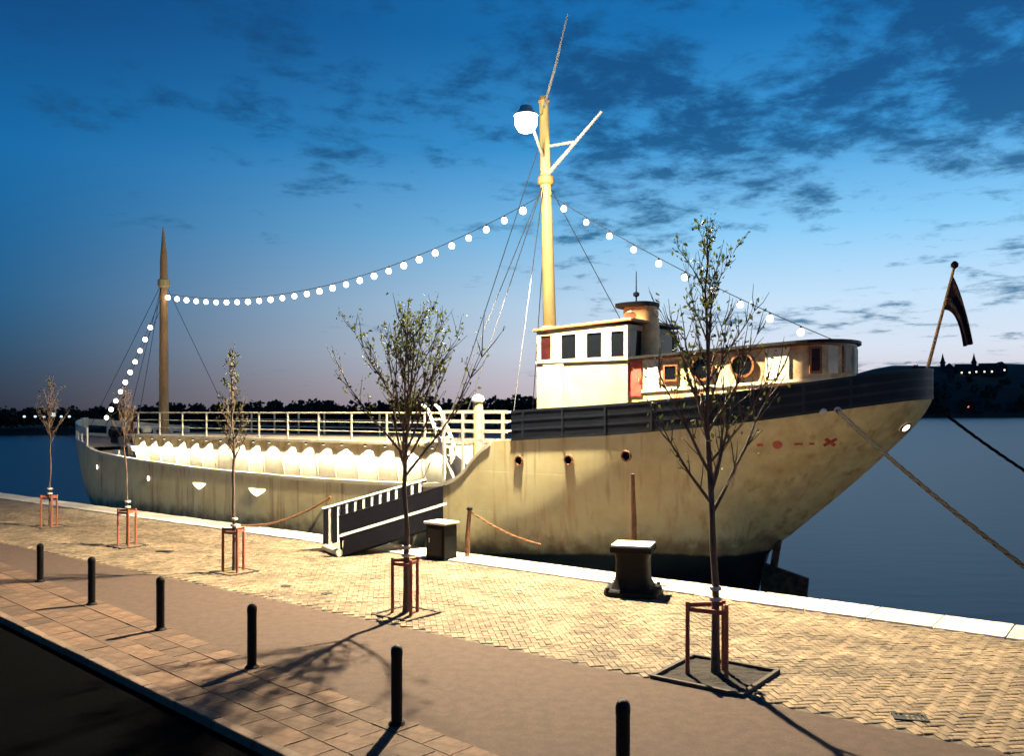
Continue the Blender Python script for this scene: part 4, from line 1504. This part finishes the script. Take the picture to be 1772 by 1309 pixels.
# drains and small covers
M_drain = mat('drain_iron', (0.02, 0.018, 0.016), 0.7, 0.2, 10)
for x, y, w, d, lb in ((5.19, 11.3, 0.42, 0.26, 'dark iron drain cover in the setts at lower right'),
                       (-5.16, 19.8, 0.20, 0.20, 'small round cover left of the middle tree, the farther of two'),
                       (-4.06, 18.99, 0.20, 0.20, 'small round cover left of the middle tree, the nearer of two'),
                       (-9.89, 24.69, 0.45, 0.22, 'dark cover on the setts between the two leftmost tall trees')):
    e = empty('drain_cover', (x, y, 0.002), SHIP_ROT + 0.4)
    tag(e, lb, 'drain cover', 'covers in the paving')
    if w > 0.3:
        MB().box((0, d / 2 - 0.02, 0.004), (w, 0.04, 0.02)).box((0, -d / 2 + 0.02, 0.004), (w, 0.04, 0.02)).box((w / 2 - 0.02, 0, 0.0035), (0.04, d - 0.08, 0.02)).box((-w / 2 + 0.02, 0, 0.0035), (0.04, d - 0.08, 0.02)).build('frame', M_drain, e)
        for k in range(5):
            MB().box((-w / 2 + 0.08 + k * (w - 0.16) / 4, 0, 0.002), (0.03, d - 0.09, 0.018)).build('bar', M_drain, e)
        MB().box((0, 0, -0.008), (w, d, 0.01)).build('gully', M_drain, e)
    else:
        MB().lathe([(0.12, -0.01), (0.12, 0.008), (0.10, 0.012)], seg=18).build('lid', M_drain, e)
        MB().lathe([(0.03, 0.0125), (0.025, 0.016)], seg=10).build('key_hole', M_drain, e)

# ------------------------------------------------------------------ trees
M_bark = mat('bark', (0.12, 0.078, 0.055), 0.9, 0.25, 14, 0.7, 60, stretch=(1, 1, 0.3))
M_leaf = mat('leaf', (0.060, 0.066, 0.024), 0.7, 0.35, 3, color2=(0.030, 0.034, 0.014), spec=0.25)


def leaf_trans(m):
    t = m.node_tree
    b_ = t.nodes['Principled BSDF']
    out = [n_ for n_ in t.nodes if n_.type == 'OUTPUT_MATERIAL'][0]
    tr = N(t, 'ShaderNodeBsdfTranslucent'); tr.inputs[0].default_value = (0.06, 0.07, 0.015, 1)
    mx = N(t, 'ShaderNodeMixShader'); mx.inputs[0].default_value = 0.3
    L(t, b_, mx, 0, 1); L(t, tr, mx, 0, 2); L(t, mx, out)


leaf_trans(M_leaf)


def make_tree(x, y, h, spread, seed, nleaf, label, first, thick=1.0):
    rs = random.Random(seed)
    e = empty('young_tree', (x, y, 0.0))
    tag(e, label, 'tree', 'young trees along the quay')
    # leader
    path = []
    bx = by = 0.0
    for i in range(15):
        z = -0.05 + (h - 0.1) * i / 14
        if i > 3:
            bx += rs.uniform(-.045, .045); by += rs.uniform(-.045, .045)
        path.append(Vector((bx, by, z)))
    rad = [0.085 - 0.03 * min(1, i / 5.0) if i < 6 else 0.055 * (1 - (i - 5) / 9.6) + 0.006 for i in range(15)]
    rad[0] = 0.10
    rad = [r_ * thick * 0.80 for r_ in rad]
    MB().tube(path, rad, 10).build('trunk', M_bark, e, True)

    def at(z):
        f_ = min(max((z + 0.05) / (h - 0.1) * 14, 0), 13.999)
        i0 = int(f_)
        return path[i0].lerp(path[i0 + 1], f_ - i0)
    br = MB()
    anchors = []
    nl = 26
    for k in range(nl):
        f_ = k / (nl - 1)
        z0 = first + (h * 0.90 - first) * f_
        az = k * 2.39996 + rs.uniform(-.3, .3)
        ln = (1.75 * (1 - f_) + 0.55 * f_) * rs.uniform(0.75, 1.1) * spread / 1.2
        tilt = R(rs.uniform(30, 50)) * (1 - 0.35 * f_)
        p0 = at(z0)
        d = Vector((math.sin(tilt) * math.cos(az), math.sin(tilt) * math.sin(az), math.cos(tilt)))
        pts = [p0]
        for j in range(6):
            d = (d + Vector((rs.uniform(-.13, .13), rs.uniform(-.13, .13), 0.09))).normalized()
            pts.append(pts[-1] + d * ln / 6)
        r0 = (0.021 * (1 - f_) + 0.009) * thick
        br.tube(pts, [r0 * (1 - 0.8 * j / 6) for j in range(7)], 6)
        for j in range(1, 7):
            for _ in range(3 if j > 1 else 1):
                dd = (pts[j] - pts[j - 1]).normalized()
                td = (dd + Vector((rs.uniform(-.8, .8), rs.uniform(-.8, .8), rs.uniform(-.15, .75)))).normalized()
                tl = ln * rs.uniform(0.14, 0.34)
                q0 = pts[j]
                q1 = q0 + td * tl * 0.5
                q2 = q1 + (td + Vector((rs.uniform(-.2, .2), rs.uniform(-.2, .2), .25))).normalized() * tl * 0.5
                br.tube([q0, q1, q2], [r0 * 0.36, r0 * 0.26, 0.003], 4)
                anchors += [(q1, td), (q2, td), (q0.lerp(q1, .5), td), (q1.lerp(q2, .6), td)]
    br.build('limbs', M_bark, e, True)
    lf = MB()
    # leaves gather in tufts, leaving gaps between
    rs.shuffle(anchors)
    tuft = anchors[:max(10, int(len(anchors) * 0.45))]
    for i in range(nleaf):
        q_, td = tuft[i % len(tuft)]
        c = q_ + Vector((rs.gauss(0, .05), rs.gauss(0, .05), rs.gauss(0, .05)))
        a_ = (td * 0.6 + Vector((rs.gauss(0, .6), rs.gauss(0, .6), rs.gauss(0, .6)))).normalized()
        s_ = a_.cross(Vector((rs.gauss(0, 1), rs.gauss(0, 1), rs.gauss(0, 1)))).normalized()
        n_ = a_.cross(s_)
        ll = rs.uniform(0.022, 0.062); ww = ll * 0.52
        lf.add([c - a_ * ll, c + s_ * ww + n_ * 0.008, c + a_ * ll, c - s_ * ww + n_ * 0.008, c + a_ * 0.0], [(0, 1, 4), (1, 2, 4), (2, 3, 4), (3, 0, 4)])
    lf.build('crown', M_leaf, e)
    return e


tl = ['farthest young tree, thin and faint at the left end of the row', 'thin young tree in front of the ship bow, second from left',
      'young tree in front of the hatch railing, third of the row', 'leafy young tree standing in front of the gangway',
      'tallest and nearest young tree, standing before the stern quarter']
for i, (x, y, h, sp) in enumerate(TREES):
    make_tree(x, y, h, sp, 11 + i * 5, (60, 36, 300, 1500, 650)[i], tl[i], (2.9, 2.9, 2.8, 2.7, 2.45)[i], (0.55, 0.6, 0.8, 1.0, 1.0)[i])

# tree guards: red-brown stakes with a top rail
M_stake = mat('stake_red', (0.30, 0.085, 0.05), 0.7, 0.18, 10, 0.3, 50, stretch=(1, 1, .2))
M_strap = mat('rubber_strap', (0.5, 0.46, 0.42), 0.7, 0.1, 8)
st_me = MB().tube([(0, 0, -0.05), (0, 0, 1.10)], [0.034, 0.032], 10).mesh('stake', M_stake, True)
rl_me = MB().box((0, 0, 0), (0.62, 0.03, 0.07)).mesh('rail', M_stake)
gl = ['red-brown stake guard round the farthest tree at left', 'red-brown stake guard round the thin tree before the bow', 'red-brown stake guard round the third tree, left of the gangway',
      'red-brown stake guard round the tree before the gangway', 'red-brown stake guard round the tallest near tree']
for i, (x, y, h, sp) in enumerate(TREES):
    e = empty('tree_guard', (x, y, 0.0), R((8, -4, 0, -6, -4)[i]))
    tag(e, gl[i], 'tree guard', 'stake guards round the young trees')
    offs = [(-0.42, 0.0), (0.14, 0.12), (0.12, -0.24)] if i == 4 else [(-0.27, -0.04), (0.20, 0.10), (0.14, -0.22)]
    for ox, oy in offs:
        link_mesh('stake', st_me, e, (ox, oy, 0))
    for k in range(3):
        a_, c_ = Vector((*offs[k], 1.07)), Vector((*offs[(k + 1) % 3], 1.07 if k != 2 else 1.05))
        m_ = (a_ + c_) / 2; d_ = c_ - a_
        MB().box((0, 0, 0), (d_.length + 0.05, 0.028, 0.065)).build('rail', M_stake, e, loc=(m_.x, m_.y, m_.z - 0.02 - 0.028 * k), rz=math.atan2(d_.y, d_.x))
    for z in (1.12, 1.28):
        MB().lathe([(0.083, z), (0.09, z + 0.01), (0.09, z + 0.05), (0.083, z + 0.06)], (0, 0, 0), 14).build('strap', M_strap, e)
